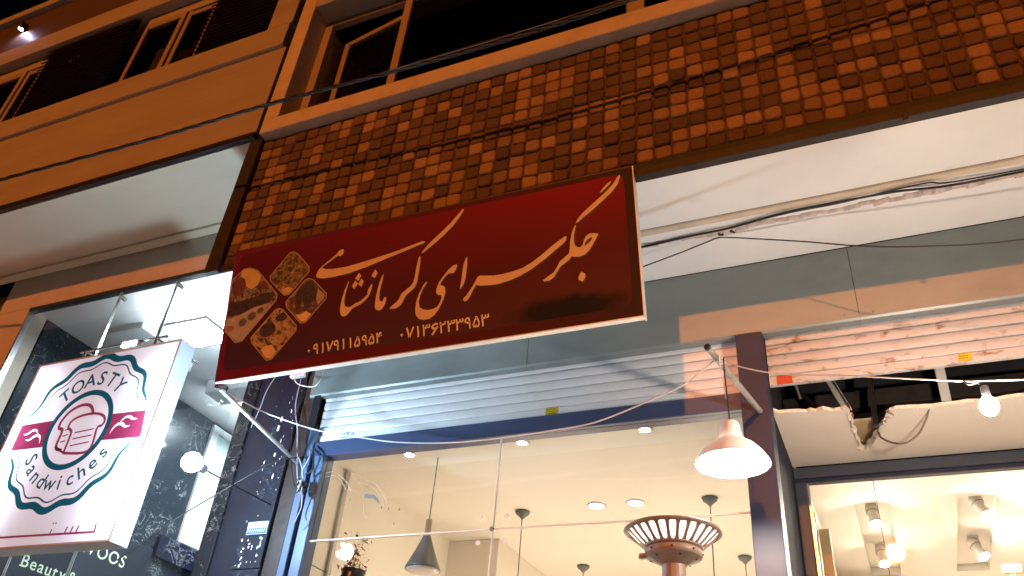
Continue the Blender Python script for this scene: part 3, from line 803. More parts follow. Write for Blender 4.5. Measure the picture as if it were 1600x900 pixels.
for i in range(9):
    x = -3.822+i*.0165
    strip("digit_mark", [(x, 3.232), (x+.004, 3.256), (x+.009, 3.244)], .003, lambda u, v, d: (u, 4.1783-d, v), .0005, 'white_ink', pl)
SO = thing("junction_box", "small pale electrical socket box under the left part of the red sign", "socket", (-3.72, 4.17, 4.36))
box("case", -3.79, -3.655, 4.150, 4.1895, 4.365, 4.460, 'alu', SO, 0.006)
box("outlet", -3.765, -3.735, 4.146, 4.1505, 4.395, 4.435, 'black', SO, 0.002); box("outlet", -3.715, -3.68, 4.146, 4.1505, 4.385, 4.425, 'black', SO, 0.002)

# ------------------------------------------------------------------ stone building (left)
LB = thing("stone_building", "beige stone faced building with brown louvred windows above the marble lobby", "building", (-6.5, 3.9, 0.13))
XL = -12.5
box("stone_band", XL, -3.945, 3.264, 4.05, 6.062, 7.074, 'stone', LB, 0.004)
box("black_edge", XL, -3.945, 3.255, 3.30, 6.004, 6.060, 'black', LB, 0.002)
box("stone_ledge", XL, -3.965, 3.230, 3.60, 7.077, 7.357, 'stone', LB, 0.004)
box("stone_frame", -4.21, -3.945, 3.232, 3.60, 7.36, 9.45, 'stone', LB, 0.004)
box("stone_lintel", XL, -4.213, 3.231, 3.60, 8.51, 8.785, 'stone', LB, 0.004)
box("soffit", XL, -3.945, 3.302, 4.105, 6.000, 6.055, 'soffit_old', LB, 0)
box("upper_wall", XL, -3.95, 3.262, 3.30, 8.787, 9.42, 'louvre', LB, 0)
box("roof_edge", XL, -3.95, 3.20, 3.7, 9.43, 9.54, 'stone', LB, 0.004)
box("core_wall", XL, -3.95, 3.62, 3.70, 7.36, 9.42, 'dark_room', LB, 0)
# louvred panels, each slat its own piece
def louvre(x0, x1, ypl):
    z = 7.362; sl = None
    while z < 8.50:
        zz = min(z+0.058, 8.508)
        if sl is None:
            sl = mesh("louvre_slat", [(x0, ypl, 0), (x1, ypl, 0), (x1, ypl+.03, .052), (x0, ypl+.03, .052), (x0, ypl+.012, 0), (x1, ypl+.012, 0), (x1, ypl+.042, .052), (x0, ypl+.042, .052)],
                      [(0, 1, 2, 3), (4, 7, 6, 5), (0, 4, 5, 1), (3, 2, 6, 7)], 'louvre', LB)
            sl.location = (0, 0, z)
        else:
            c = sl.copy(); C.objects.link(c); c.location = (0, 0, z)
        z += 0.058
    box("louvre_back", x0, x1, ypl+.045, ypl+.06, 7.36, 8.51, 'black', LB, 0)
louvre(-5.15, -4.213, 3.265); louvre(-7.55, -6.25, 3.265); louvre(-10.9, -9.5, 3.265)
def left_window(x0, x1, xm):
    box("window_pane", x0+.05, x1-.03, 3.352, 3.358, 7.36, 8.32, 'glass_dark', LB, 0)
    for a, b, y in ((x0, x0+.048, 3.33), (xm-.072, xm-.012, 3.33), (xm+.012, xm+.066, 3.34), (x1-.03, x1, 3.335)):
        box("window_frame", a, b, y, y+.05, 7.36, 8.372, 'frame', LB, 0.003)
    box("window_frame", x0+.050, xm-.074, 3.332, 3.378, 8.312, 8.37, 'frame', LB, 0.003)
    box("window_frame", xm+.068, x1-.032, 3.342, 3.386, 8.295, 8.352, 'frame', LB, 0.003)
    box("window_head", x0, x1, 3.335, 3.60, 8.376, 8.505, 'stone', LB, 0)
left_window(-6.13, -5.18, -5.575); left_window(-9.48, -7.60, -7.87)
for x, z in ((-4.62, 8.20), (-4.56, 8.26), (-6.99, 8.10), (-6.90, 8.14)): ball("hinge_pin", (x, 3.258, z), .011, 'chrome', LB, 1)
# fascia and beige surround of the lobby opening
box("fascia", -7.55, -3.95, 4.108, 4.30, 5.565, 5.998, 'fascia', LB, 0.003)
box("fascia", -7.55, -7.098, 4.104, 4.30, 0.13, 5.563, 'fascia', LB, 0.003)
box("soffit_cove", XL, -3.95, 4.02, 4.107, 5.955, 5.999, 'soffit_old', LB, 0.02)
box("black_trim", -7.098, -4.225, 4.10, 4.16, 5.522, 5.563, 'black', LB, 0.002)
box("steel_trim", -7.097, -7.072, 4.10, 4.16, 0.13, 5.521, 'chrome', LB, 0.002)
# lobby: marble walls, white coffered ceiling
box("lobby_wall", -7.25, -7.10, 4.32, 9.2, 0.13, 5.62, 'marble', LB, 0)
box("lobby_wall", -7.10, -4.222, 9.2, 9.3, 0.13, 5.9, 'marble', LB, 0)
box("lobby_wall", -4.30, -4.222, 4.62, 9.2, 0.13, 5.9, 'lobby_white', LB, 0)
box("lobby_floor", -7.10, -4.222, 4.16, 9.2, 0.135, 0.16, 'floor', LB, 0)
box("lobby_ceiling", -7.10, -4.30, 4.17, 5.05, 5.56, 5.62, 'lobby_white', LB, 0)
box("lobby_ceiling", -7.25, -4.30, 5.05, 9.2, 5.66, 5.72, 'lobby_white', LB, 0)
for x0, x1, y0, y1 in ((-6.62, -6.16, 4.62, 4.95), (-5.72, -5.36, 4.60, 5.0), (-6.5, -5.2, 5.9, 6.2)):
    box("ceiling_coffer", x0, x1, y0, y1, 5.50, 5.655, 'lobby_white', LB, 0.006)
box("cove_panel", -7.095, -6.4, 5.30, 5.55, 5.55, 5.655, 'lobby_white', LB, 0.006)
# pale window in the lobby side wall
wn = box("lobby_window", -7.10, -7.088, 6.83, 8.3, 4.26, 5.50, 'pale_pane', LB, 0)
box("frame", -7.10, -7.06, 6.72, 6.828, 4.19, 5.58, 'white_frame', wn); box("frame", -7.10, -7.062, 6.83, 8.3, 5.50, 5.578, 'white_frame', wn)
box("frame", -7.10, -7.062, 6.83, 8.3, 4.192, 4.258, 'white_frame', wn)
box("marble_ledge", -7.10, -7.05, 6.45, 9.2, 3.95, 4.18, 'marble_clad', LB, 0.003)
# lobby glazing with stand-off fittings
LG = thing("lobby_glazing", "frameless glass front of the marble lobby with two vertical joints", "glazing", (-5.7, 4.12, 0.13))
for a, b in ((-7.07, -5.935), (-5.925, -5.272), (-5.262, -4.225)): box("pane", a, b, 4.118, 4.128, 0.16, 5.521, 'glass', LG, 0)
for x in (-5.93, -5.267): box("joint", x-.005, x+.005, 4.112, 4.134, 0.16, 5.521, 'chrome', LG, 0)
for x in (-5.93, -5.267): rod("fitting", (x+.05, 4.10, 5.45), (x+.05, 4.15, 5.45), .018, 'chrome', LG)
# shop next door at the far left
NS = thing("neighbour_sign", "small teal green shop sign at the far left edge", "sign", (-8.3, 4.1, 5.3))
box("box", -8.9, -7.60, 4.0, 4.14, 5.30, 5.66, 'teal_sign', NS, 0.006); box("edge_strip", -8.9, -7.60, 3.99, 3.999, 5.27, 5.33, 'alu', NS, 0.002)
box("bracket", -8.4, -8.3, 4.14, 4.31, 5.4, 5.5, 'black', NS, 0)
tag(box("plaster_wall", XL, -7.555, 4.31, 4.5, 0.13, 5.998, 'soffit_old', None, 0), "greyish plaster wall behind the teal sign at the far left", "wall")

# ------------------------------------------------------------------ red shop sign, leaning out at the top
U3 = Vector((0.99921, 0.03409, 0.02041)); V3 = Vector((-0.01436, -0.16907, 0.9855)); N3 = Vector((0.037, -0.985, -0.1684))
U3.normalize(); V3 = (V3-U3*V3.dot(U3)).normalized(); N3 = U3.cross(V3)
SG = thing("shop_sign", "wide maroon shop sign with gold calligraphy and four food pictures, leaning out", "sign", (-3.5523, 3.2805, 3.8337))
SK = 1.06557; SG.scale = (SK, SK, SK)
SG.rotation_euler = Matrix((U3, -N3, V3)).transposed().to_euler()
LOCAL.append(SG)
SW, SH = 2.462, 0.837
def f_s(u, v, d): return (u, -d, v)
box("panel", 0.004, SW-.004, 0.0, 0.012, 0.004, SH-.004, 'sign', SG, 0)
box("bottom_edge", 0, SW, -.001, .045, -.004, .0025, 'alu', SG, .001)
box("top_edge", 0, SW, -.002, .045, SH-.0035, SH+.004, 'sign_edge_r', SG, .001)
box("side_edge", -.003, .0035, -.002, .045, -.008, SH+.004, 'sign_edge', SG, .001)
box("side_edge", SW-.002, SW+.004, .001, .050, -.008, SH+.004, 'alu', SG, .001)
box("back_sheet", 0.004, SW-.004, 0.038, 0.044, 0.004, SH-.004, 'steel_tube', SG, 0)
# printed border with rounded inner corners
def rrect(x0, x1, z0, z1, r):
    out = []
    for cx, cz, a0 in ((x1-r, z1-r, 0), (x0+r, z1-r, 90), (x0+r, z0+r, 180), (x1-r, z0+r, 270)):
        for k in range(6):
            a = math.radians(a0+k*18); out.append((cx+r*math.cos(a), cz+r*math.sin(a)))
    return out
inner = rrect(0.038, 2.36, 0.062, 0.785, 0.05)
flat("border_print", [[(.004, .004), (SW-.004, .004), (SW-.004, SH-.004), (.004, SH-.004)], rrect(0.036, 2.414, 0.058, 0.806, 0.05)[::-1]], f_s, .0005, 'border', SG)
STROKES = {"heh": [[0.769, 0.698], [0.745, 0.696], [0.725, 0.673], [0.688, 0.647], [0.642, 0.617], [0.615, 0.594], [0.602, 0.562], [0.609, 0.545], [0.652, 0.532], [0.731, 0.529], [0.827, 0.534], [0.941, 0.554], [1.043, 0.577], [1.153, 0.601], [1.244, 0.622], [1.285, 0.631], [1.291, 0.639], [1.275, 0.644], [1.225, 0.635], [1.115, 0.614], [1.003, 0.599], [0.89, 0.586], [0.794, 0.578], [0.715, 0.581], [0.66, 0.591], [0.641, 0.6], [0.642, 0.612], [0.685, 0.633], [0.722, 0.655], [0.734, 0.661], [0.755, 0.655], [0.77, 0.667], [0.773, 0.688]],
    "nsha": [[0.825, 0.484], [0.817, 0.465], [0.804, 0.432], [0.793, 0.386], [0.787, 0.343], [0.786, 0.309], [0.792, 0.287], [0.802, 0.274], [0.816, 0.269], [0.831, 0.274], [0.846, 0.288], [0.862, 0.307], [0.883, 0.316], [0.909, 0.324], [0.931, 0.336], [0.951, 0.353], [0.965, 0.373], [0.974, 0.397], [0.978, 0.426], [0.977, 0.441], [0.969, 0.43], [0.957, 0.411], [0.953, 0.392], [0.954, 0.377], [0.943, 0.368], [0.929, 0.357], [0.912, 0.345], [0.894, 0.34], [0.881, 0.338], [0.869, 0.329], [0.851, 0.321], [0.833, 0.322], [0.818, 0.329], [0.811, 0.344], [0.808, 0.366], [0.81, 0.396], [0.816, 0.43], [0.822, 0.459], [0.826, 0.479]],
    "d1": [[0.887, 0.523], [0.903, 0.504], [0.887, 0.472], [0.866, 0.491]],
    "d2": [[0.906, 0.484], [0.922, 0.466], [0.911, 0.432], [0.888, 0.452]],
    "d3": [[0.867, 0.479], [0.887, 0.458], [0.866, 0.426], [0.848, 0.446]],
    "d4": [[0.99, 0.525], [1.007, 0.5], [0.99, 0.471], [0.969, 0.489]],
    "ma": [[1.045, 0.486], [1.035, 0.47], [1.024, 0.44], [1.016, 0.402], [1.009, 0.36], [1.006, 0.323], [1.006, 0.293], [1.013, 0.278], [1.029, 0.269], [1.046, 0.27], [1.06, 0.286], [1.071, 0.311], [1.073, 0.332], [1.069, 0.342], [1.06, 0.343], [1.058, 0.333], [1.051, 0.321], [1.042, 0.319], [1.033, 0.328], [1.028, 0.349], [1.029, 0.378], [1.035, 0.416], [1.043, 0.454], [1.046, 0.477]],
    "kr": [[1.266, 0.555], [1.257, 0.543], [1.247, 0.49], [1.241, 0.437], [1.234, 0.403], [1.217, 0.379], [1.191, 0.364], [1.165, 0.344], [1.149, 0.311], [1.128, 0.293], [1.098, 0.271], [1.103, 0.264], [1.139, 0.264], [1.165, 0.277], [1.181, 0.305], [1.193, 0.33], [1.223, 0.351], [1.244, 0.369], [1.256, 0.398], [1.262, 0.451], [1.269, 0.504], [1.269, 0.541]],
    "kflag": [[1.516, 0.798], [1.492, 0.774], [1.448, 0.727], [1.396, 0.682], [1.343, 0.642], [1.304, 0.608], [1.283, 0.584], [1.272, 0.57], [1.283, 0.57], [1.31, 0.588], [1.353, 0.616], [1.406, 0.657], [1.458, 0.702], [1.497, 0.75], [1.52, 0.787]],
    "ye": [[1.488, 0.46], [1.468, 0.456], [1.441, 0.437], [1.411, 0.403], [1.385, 0.368], [1.374, 0.334], [1.373, 0.31], [1.384, 0.299], [1.403, 0.294], [1.406, 0.277], [1.397, 0.251], [1.383, 0.23], [1.359, 0.221], [1.328, 0.22], [1.3, 0.229], [1.279, 0.244], [1.272, 0.277], [1.279, 0.315], [1.294, 0.352], [1.318, 0.386], [1.309, 0.389], [1.293, 0.368], [1.271, 0.324], [1.257, 0.279], [1.254, 0.232], [1.26, 0.2], [1.279, 0.178], [1.307, 0.167], [1.338, 0.168], [1.369, 0.186], [1.395, 0.22], [1.416, 0.263], [1.427, 0.304], [1.424, 0.336], [1.413, 0.348], [1.401, 0.35], [1.395, 0.358], [1.404, 0.376], [1.423, 0.4], [1.442, 0.414], [1.47, 0.412], [1.483, 0.429], [1.49, 0.452]],
    "alef": [[1.546, 0.494], [1.54, 0.484], [1.527, 0.445], [1.522, 0.402], [1.519, 0.365], [1.51, 0.315], [1.515, 0.311], [1.53, 0.333], [1.54, 0.363], [1.545, 0.403], [1.549, 0.452], [1.548, 0.485]],
    "sr": [[1.53, 0.242], [1.541, 0.233], [1.556, 0.239], [1.571, 0.261], [1.584, 0.288], [1.602, 0.316], [1.633, 0.307], [1.675, 0.302], [1.726, 0.299], [1.787, 0.308], [1.848, 0.324], [1.908, 0.35], [1.969, 0.386], [2.029, 0.427], [2.079, 0.462], [2.095, 0.477], [2.1, 0.498], [2.095, 0.503], [2.07, 0.491], [2.02, 0.461], [1.959, 0.417], [1.909, 0.387], [1.858, 0.365], [1.807, 0.356], [1.756, 0.352], [1.705, 0.352], [1.653, 0.361], [1.624, 0.367], [1.609, 0.361], [1.601, 0.344], [1.588, 0.322], [1.571, 0.296], [1.548, 0.265], [1.532, 0.252]],
    "gflag": [[2.394, 0.801], [2.382, 0.79], [2.358, 0.754], [2.321, 0.718], [2.276, 0.684], [2.231, 0.65], [2.187, 0.616], [2.16, 0.586], [2.151, 0.566], [2.164, 0.573], [2.2, 0.597], [2.252, 0.633], [2.304, 0.674], [2.348, 0.708], [2.379, 0.745], [2.396, 0.786]],
    "gthin": [[2.347, 0.774], [2.33, 0.765], [2.308, 0.746], [2.285, 0.719], [2.296, 0.72], [2.318, 0.739], [2.341, 0.759]],
    "jgr": [[2.149, 0.556], [2.139, 0.542], [2.127, 0.51], [2.118, 0.464], [2.115, 0.426], [2.109, 0.4], [2.082, 0.379], [2.06, 0.364], [2.045, 0.336], [2.026, 0.309], [1.997, 0.292], [1.968, 0.275], [1.975, 0.267], [2.007, 0.269], [2.029, 0.284], [2.048, 0.313], [2.063, 0.336], [2.088, 0.351], [2.11, 0.365], [2.121, 0.382], [2.138, 0.375], [2.163, 0.372], [2.188, 0.377], [2.213, 0.395], [2.235, 0.425], [2.254, 0.459], [2.266, 0.48], [2.245, 0.488], [2.221, 0.491], [2.203, 0.482], [2.191, 0.461], [2.183, 0.435], [2.172, 0.424], [2.158, 0.425], [2.144, 0.436], [2.138, 0.46], [2.139, 0.499], [2.146, 0.533], [2.152, 0.552]],
    "jhole": [[2.227, 0.469], [2.236, 0.462], [2.226, 0.45], [2.208, 0.434], [2.19, 0.425], [2.195, 0.444], [2.209, 0.461]],
    "jdot": [[2.17, 0.286], [2.187, 0.271], [2.19, 0.256], [2.175, 0.23], [2.154, 0.244], [2.154, 0.259], [2.165, 0.279]]}
def shrink(lp, s):                                    # dark printed outline around each stroke
    k = len(lp); out = []
    ar = sum(lp[i-1][0]*lp[i][1]-lp[i][0]*lp[i-1][1] for i in range(k)); sg = 1 if ar > 0 else -1
    for i in range(k):
        a, b = Vector(lp[i-1]), Vector(lp[(i+1) % k]); d = (b-a)
        if d.length < 1e-6: out.append(tuple(lp[i])); continue
        d.normalize(); out.append((lp[i][0]+sg*d.y*s+.002, lp[i][1]-sg*d.x*s-.004))
    return out
for key, lp in STROKES.items():
    if key == 'jhole': continue
    loops = [[tuple(p) for p in lp]]
    if key == 'jgr': loops.append([tuple(p) for p in STROKES['jhole']])
    st = flat("calligraphy_stroke", loops, f_s, .0012, 'ink_gold', SG, base=.0012)
    flat("stroke_outline", [shrink(loops[0], .0045)], f_s, .0006, 'ink_dark', st, base=.0006)
# phone numbers
def number(txt, u0, v0, u1, v1, size):
    n = len(txt)
    for i, ch in enumerate(txt):
        t = i/(n-1); cu = u0+(u1-u0)*t; cv = v0+(v1-v0)*t
        if ch == "۶":
            pts = [(cu+(a-.28)*size*.95, cv+b*size) for a, b in ((.50, .56), (.36, .62), (.20, .56), (.14, .44), (.22, .36), (.38, .36), (.50, .42), (.38, .30), (.26, .12), (.14, -.02))]
            sm = [(q.x, q.y) for q in smoothed([(a, b, 0) for a, b in pts], 4)]
            strip("numeral", sm, .0115, f_s, .0006, 'ink_cream', SG, base=.0012); continue
        vs, fs, adv = glyph(ch, 0.012)
        mid = (adv[0]+adv[1])/2
        letter(ch, lambda a, b: f_s(cu+(a-mid)*size*.95, cv+b*size, .0018), 'ink_cream', SG, 0.012, "numeral")
number("۰۹۱۷۹۱۱۵۹۵۴", 0.612, 0.072, 1.045, 0.078, 0.088)
number("۰۷۱۳۶۲۳۳۹۵۳", 1.182, 0.075, 1.655, 0.078, 0.092)
# pictures
def picture(poly, mat, extra=()):
    k = len(poly); sm = []
    for i in range(k):
        a, b = Vector(poly[i]), Vector(poly[(i+1) % k]); sm.append(tuple(a)); sm.append(tuple((a+b)/2))
    pc = flat("food_picture", [sm], f_s, .0008, mat, SG, base=.0006)
    strip("picture_outline", sm, .006, f_s, .0006, 'ink_line', pc, True, base=.0016)
    for nm, pts, mm in extra: flat(nm, [pts], f_s, .0005, mm, pc, base=.0015)
    return pc
def ell(cx, cz, rx, rz, n=16, rot=0.0):
    return [(cx+rx*math.cos(2*math.pi*i/n)*math.cos(rot)-rz*math.sin(2*math.pi*i/n)*math.sin(rot), cz+rx*math.cos(2*math.pi*i/n)*math.sin(rot)+rz*math.sin(2*math.pi*i/n)*math.cos(rot)) for i in range(n)]
picture([[0.124, 0.701], [0.185, 0.671], [0.348, 0.487], [0.348, 0.451], [0.144, 0.226], [0.1, 0.224], [0.015, 0.308], [0.006, 0.337], [0.006, 0.643], [0.078, 0.701]], 'food_d',
        [("lemon_print", [(0.07, 0.695), (0.12, 0.698), (0.18, 0.668), (0.215, 0.628), (0.20, 0.575), (0.155, 0.555), (0.115, 0.58), (0.10, 0.63), (0.065, 0.66)], 'ink_yellow'),
         ("tomato_print", ell(0.065, 0.585, 0.048, 0.062), 'ink_red'), ("tomato_print", ell(0.245, 0.565, 0.035, 0.03), 'ink_red'),
         ("meat_print", [(0.012, 0.50), (0.06, 0.485), (0.12, 0.49), (0.2, 0.50), (0.26, 0.515), (0.335, 0.49), (0.30, 0.445), (0.2, 0.435), (0.1, 0.40), (0.012, 0.40)], 'ink_meat'),
         ("plate_print", [(0.012, 0.385), (0.10, 0.395), (0.2, 0.43), (0.30, 0.44), (0.325, 0.425), (0.146, 0.232), (0.105, 0.230), (0.018, 0.31)], 'ink_plate'),
         ("olive_print", ell(0.13, 0.345, 0.028, 0.026), 'ink_green'), ("olive_print", ell(0.19, 0.375, 0.03, 0.027), 'ink_green'), ("olive_print", ell(0.245, 0.40, 0.024, 0.02), 'ink_green'),
         ("radish_print", ell(0.048, 0.318, 0.028, 0.02), 'ink_pink')])
picture([[0.424, 0.75], [0.456, 0.731], [0.545, 0.629], [0.551, 0.596], [0.433, 0.472], [0.399, 0.471], [0.289, 0.585], [0.279, 0.615], [0.399, 0.747]], 'food_a',
        [("bread_print", [(0.37, 0.512), (0.40, 0.478), (0.43, 0.478), (0.455, 0.505), (0.42, 0.522)], 'ink_yellow')])
picture([[0.557, 0.551], [0.587, 0.536], [0.686, 0.431], [0.686, 0.4], [0.568, 0.276], [0.535, 0.275], [0.425, 0.393], [0.415, 0.426], [0.534, 0.546]], 'food_b',
        [("bread_print", [(0.49, 0.335), (0.535, 0.285), (0.565, 0.283), (0.60, 0.32), (0.56, 0.345), (0.53, 0.33)], 'ink_gold'), ("meat_print", [(0.50, 0.50), (0.56, 0.535), (0.60, 0.50), (0.585, 0.42), (0.60, 0.37), (0.55, 0.36), (0.53, 0.42), (0.47, 0.44)], 'ink_meat'),
         ("bread_print", [(0.625, 0.475), (0.675, 0.425), (0.672, 0.402), (0.635, 0.37), (0.62, 0.41)], 'ink_line')])
picture([[0.374, 0.394], [0.402, 0.38], [0.509, 0.264], [0.51, 0.234], [0.37, 0.085], [0.337, 0.081], [0.216, 0.206], [0.206, 0.239], [0.348, 0.388]], 'food_c',
        [("bread_print", [(0.285, 0.150), (0.335, 0.094), (0.365, 0.092), (0.395, 0.125), (0.36, 0.17), (0.31, 0.172)], 'ink_gold'), ("meat_print", ell(0.315, 0.27, 0.055, 0.045), 'ink_meat'), ("bowl_print", ell(0.40, 0.335, 0.04, 0.026), 'ink_meat')])
# brackets from the back of the sign to the steel edge above
for u in (0.35, 1.2, 2.1):
    p0 = Vector((u, .045, .30)); wp = Vector((-3.5523+u*SK, 3.62, 4.698))
    obox("bracket", p0, (SG.rotation_euler.to_matrix().inverted() @ (wp - SG.location))/SK, .025, .025, 'brown', SG)

# ------------------------------------------------------------------ struts tied to the sign
ST = thing("strut", "rusty tube strut from the red sign's lower left corner back to the marble pillar", "strut", (-3.52, 3.32, 3.82))
rod("tube", (-3.545, 3.33, 3.812), (-3.56, 4.19, 3.700), .013, 'steel_tube', ST)
obox("end_clip", (-3.575, 3.318, 3.826), (-3.505, 3.340, 3.812), .03, .03, 'black', ST)
ST2 = thing("strut", "free-ended grey tube strut in front of the violet post, lamp cord tied to it", "strut", (-0.65, 3.6, 3.78))
rod("tube", (-0.660, 3.56, 3.765), (-0.520, 4.175, 3.703), .015, 'steel_tube', ST2)
rod("tube_end", (-0.664, 3.545, 3.7665), (-0.660, 3.558, 3.765), .017, 'brown', ST2)
bm = bmesh.new()
for k in range(4): tube_bm(bm, [Vector((-0.640+.006*k, 3.650+.012*k, 3.757)) + .019*Vector((math.cos(a*.7), .3*math.sin(a*.5), math.sin(a*.7))) for a in range(10)], .0035, 6)
bm_mesh("wire_knot", bm, 'wire_white', ST2, True)

# ------------------------------------------------------------------ pendant lamp over the entrance
PX, PY, PZ = -0.590, 3.60, 3.165
PL = thing("pendant_lamp", "lit white bell-shaped pendant lamp hanging in front of the violet post", "lamp", (PX, PY, PZ))
prof = [(0.166, 0.0), (0.163, 0.012), (0.140, 0.050), (0.108, 0.085), (0.075, 0.108), (0.058, 0.120), (0.050, 0.150), (0.043, 0.190), (0.038, 0.205), (0.020, 0.212), (0.0, 0.213)]
inn = [(max(r-.004, 0), z-.003 if z > .1 else z) for r, z in prof[::-1]]
lathe("shade", prof, (PX, PY, PZ), 'shade', PL, 40)
rod("socket", (PX, PY, PZ+.110), (PX, PY, PZ+.165), .020, 'black', PL)
ball("bulb", (PX, PY, PZ+.062), .036, 'bulb_warm', PL, 2, (1, 1, 1.25))
tube("cord", [(-0.600, 3.62, 3.735), (-0.596, 3.60, 3.60), (-0.592, 3.60, 3.48), (PX, PY, PZ+.21)], .0035, 'cable', PL)
tube("cord_wire", [(-0.618, 3.60, 3.745), (-0.612, 3.60, 3.64), (-0.604, 3.60, 3.56), (-0.598, 3.602, 3.50)], .0028, 'wire_white', PL)
# bare bulb hung from the wire on the right
BB = thing("bare_bulb", "bare lit bulb hanging from a wire in front of the torn board", "bulb", (0.436, 3.30, 3.14))
ball("bulb", (0.436, 3.30, 3.180), .034, 'bulb_street', BB, 2, (1, 1, 1.2))
rod("socket", (0.436, 3.30, 3.220), (0.436, 3.30, 3.262), .016, 'black', BB)
tube("cord", [(0.436, 3.30, 3.262), (0.414, 3.30, 3.282), (0.388, 3.30, 3.278), (0.376, 3.30, 3.292), (0.372, 3.305, 3.303)], .0035, 'cable', BB)

# ------------------------------------------------------------------ patio heater
HX, HY = -0.856, 3.52
PH_ = thing("patio_heater", "brown column patio heater with a slotted dish head, standing before the glass", "heater", (HX, HY, 0.13))
rod("column", (HX, HY, 0.34), (HX, HY, 2.705), .050, 'copper', PH_, 28)
lathe("base", [(0.0, 0.001), (.26, .001), (.27, .03), (.25, .16), (.16, .21), (.06, .23), (0.0, .23)], (HX, HY, 0.13), 'copper', PH_, 32)
lathe("collar", [(.050, 2.700), (.070, 2.712), (.092, 2.730), (.114, 2.742), (.122, 2.748), (.122, 2.788), (.114, 2.795), (.095, 2.795), (.0, 2.795)], (HX, HY, 0), 'copper', PH_, 36)
for k in range(8):
    a = 2*math.pi*k/8+.2; ball("screw", (HX+.123*math.cos(a), HY+.123*math.sin(a), 2.768), .006, 'brown', PH_, 1)
for k in range(6):
    a = 2*math.pi*k/6; ball("screw", (HX+.098*math.cos(a), HY+.098*math.sin(a), 2.733), .006, 'brown', PH_, 1)
# head: dish of ribs between two rings
def dish(t): return (.118+(.205-.118)*t, 2.795+(.107)*t**1.15)
lathe("head_ring", [(.112, 2.793), (.124, 2.795), (.129, 2.806), (.118, 2.808), (.112, 2.793)], (HX, HY, 0), 'copper', PH_, 40)
lathe("head_rim", [(.196, 2.882), (.207, 2.888), (.213, 2.899), (.207, 2.906), (.196, 2.902), (.196, 2.882)], (HX, HY, 0), 'copper', PH_, 48)
NR = 26
rib = None
for k in range(NR):
    a = 2*math.pi*k/NR; vs = []; K = 5
    for i in range(K):
        t = i/(K-1); r, z = dish(t); w = .0065+.0035*abs(2*t-1)**2 + (.004 if i in (0, K-1) else 0)
        for dd, s in ((0, -1), (0, 1), (.006, 1), (.006, -1)):
            rr2 = r-dd; x = rr2*math.cos(a)-s*w*math.sin(a); y = rr2*math.sin(a)+s*w*math.cos(a); vs.append((HX+x, HY+y, z))
    fs = [(4*i+j, 4*i+(j+1) % 4, 4*i+4+(j+1) % 4, 4*i+4+j) for i in range(K-1) for j in range(4)]
    mesh("rib", vs, fs, 'copper', PH_)
lathe("liner", [(.10, 2.800), (.108, 2.803), (.150, 2.853), (.190, 2.893)], (HX, HY, 0), 'acrylic', PH_, 40)
lathe("tap", [(.0, 0), (.016, 0), (.018, .012), (.016, .026), (0, .026)], (HX-.128, HY-.03, 2.738), 'copper', PH_, 14)

for o in [x for x in C.objects if x.parent == PH_ and x.name.split('.')[0] not in ('base', 'column')]: o.scale.z = 0.72; o.location.z = 2.906*0.28-0.062

# ------------------------------------------------------------------ fittings inside the shop
for i, (x, pl) in enumerate(((-3.07, "nearest the navy jamb"), (-2.187, "in the middle of the strip"), (-1.324, "nearest the pendant lamp"))):
    t = thing("spot_downlight", "bright recessed spot in the front ceiling strip, "+pl, "downlight", (x, 4.785, 3.95), "spots in the front ceiling strip")
    lathe("rim", [(.034, 3.9745), (.050, 3.9745), (.052, 3.968), (.036, 3.962), (.034, 3.9745)], (x, 4.785, 0), 'enamel', t, 20)
    lathe("lamp", [(0, 3.960), (.022, 3.961), (.032, 3.968), (.033, 3.974), (0, 3.9742)], (x, 4.785, 0), 'down_warm', t, 18)
for x, pl in ((-2.087, "left one of the pair above the heater"), (-1.768, "right one of the pair above the heater")):
    t = thing("round_downlight", "soft round recessed ceiling light, "+pl, "downlight", (x, 6.085, 3.98), "round lights in the cream ceiling")
    lathe("rim", [(.060, 3.9995), (.075, 3.9995), (.075, 3.992), (.060, 3.990), (.060, 3.9995)], (x, 6.085, 0), 'enamel', t, 22)
    lathe("diffuser", [(0, 3.991), (.059, 3.992), (.0595, 3.9993), (0, 3.9993)], (x, 6.085, 0), 'down_soft', t, 22)
def globe(x, y, lab):
    t = thing("globe_pendant", lab, "pendant", (x, y, 2.3), "globe pendants on thin cords")
    lathe("canopy", [(0, 3.935), (.012, 3.935), (.022, 3.950), (.052, 3.972), (.062, 3.9945), (0, 3.9946)], (x, y, 0), 'grey_shade', t, 22)
    rod("cord", (x, y, 2.60), (x, y, 3.936), .0045, 'cable_grey', t, 6)
    rod("socket", (x, y, 2.52), (x, y, 2.60), .03, 'grey_shade', t); ball("globe", (x, y, 2.40), .12, 'bulb_room', t, 2)
globe(-2.733, 6.10, "globe pendant on a long cord, front left of the four"); globe(-2.72, 7.58, "globe pendant on a long cord, back left of the four")
globe(-1.192, 6.10, "globe pendant on a long cord, front right of the four"); globe(-1.192, 7.53, "globe pendant on a long cord, back right of the four")
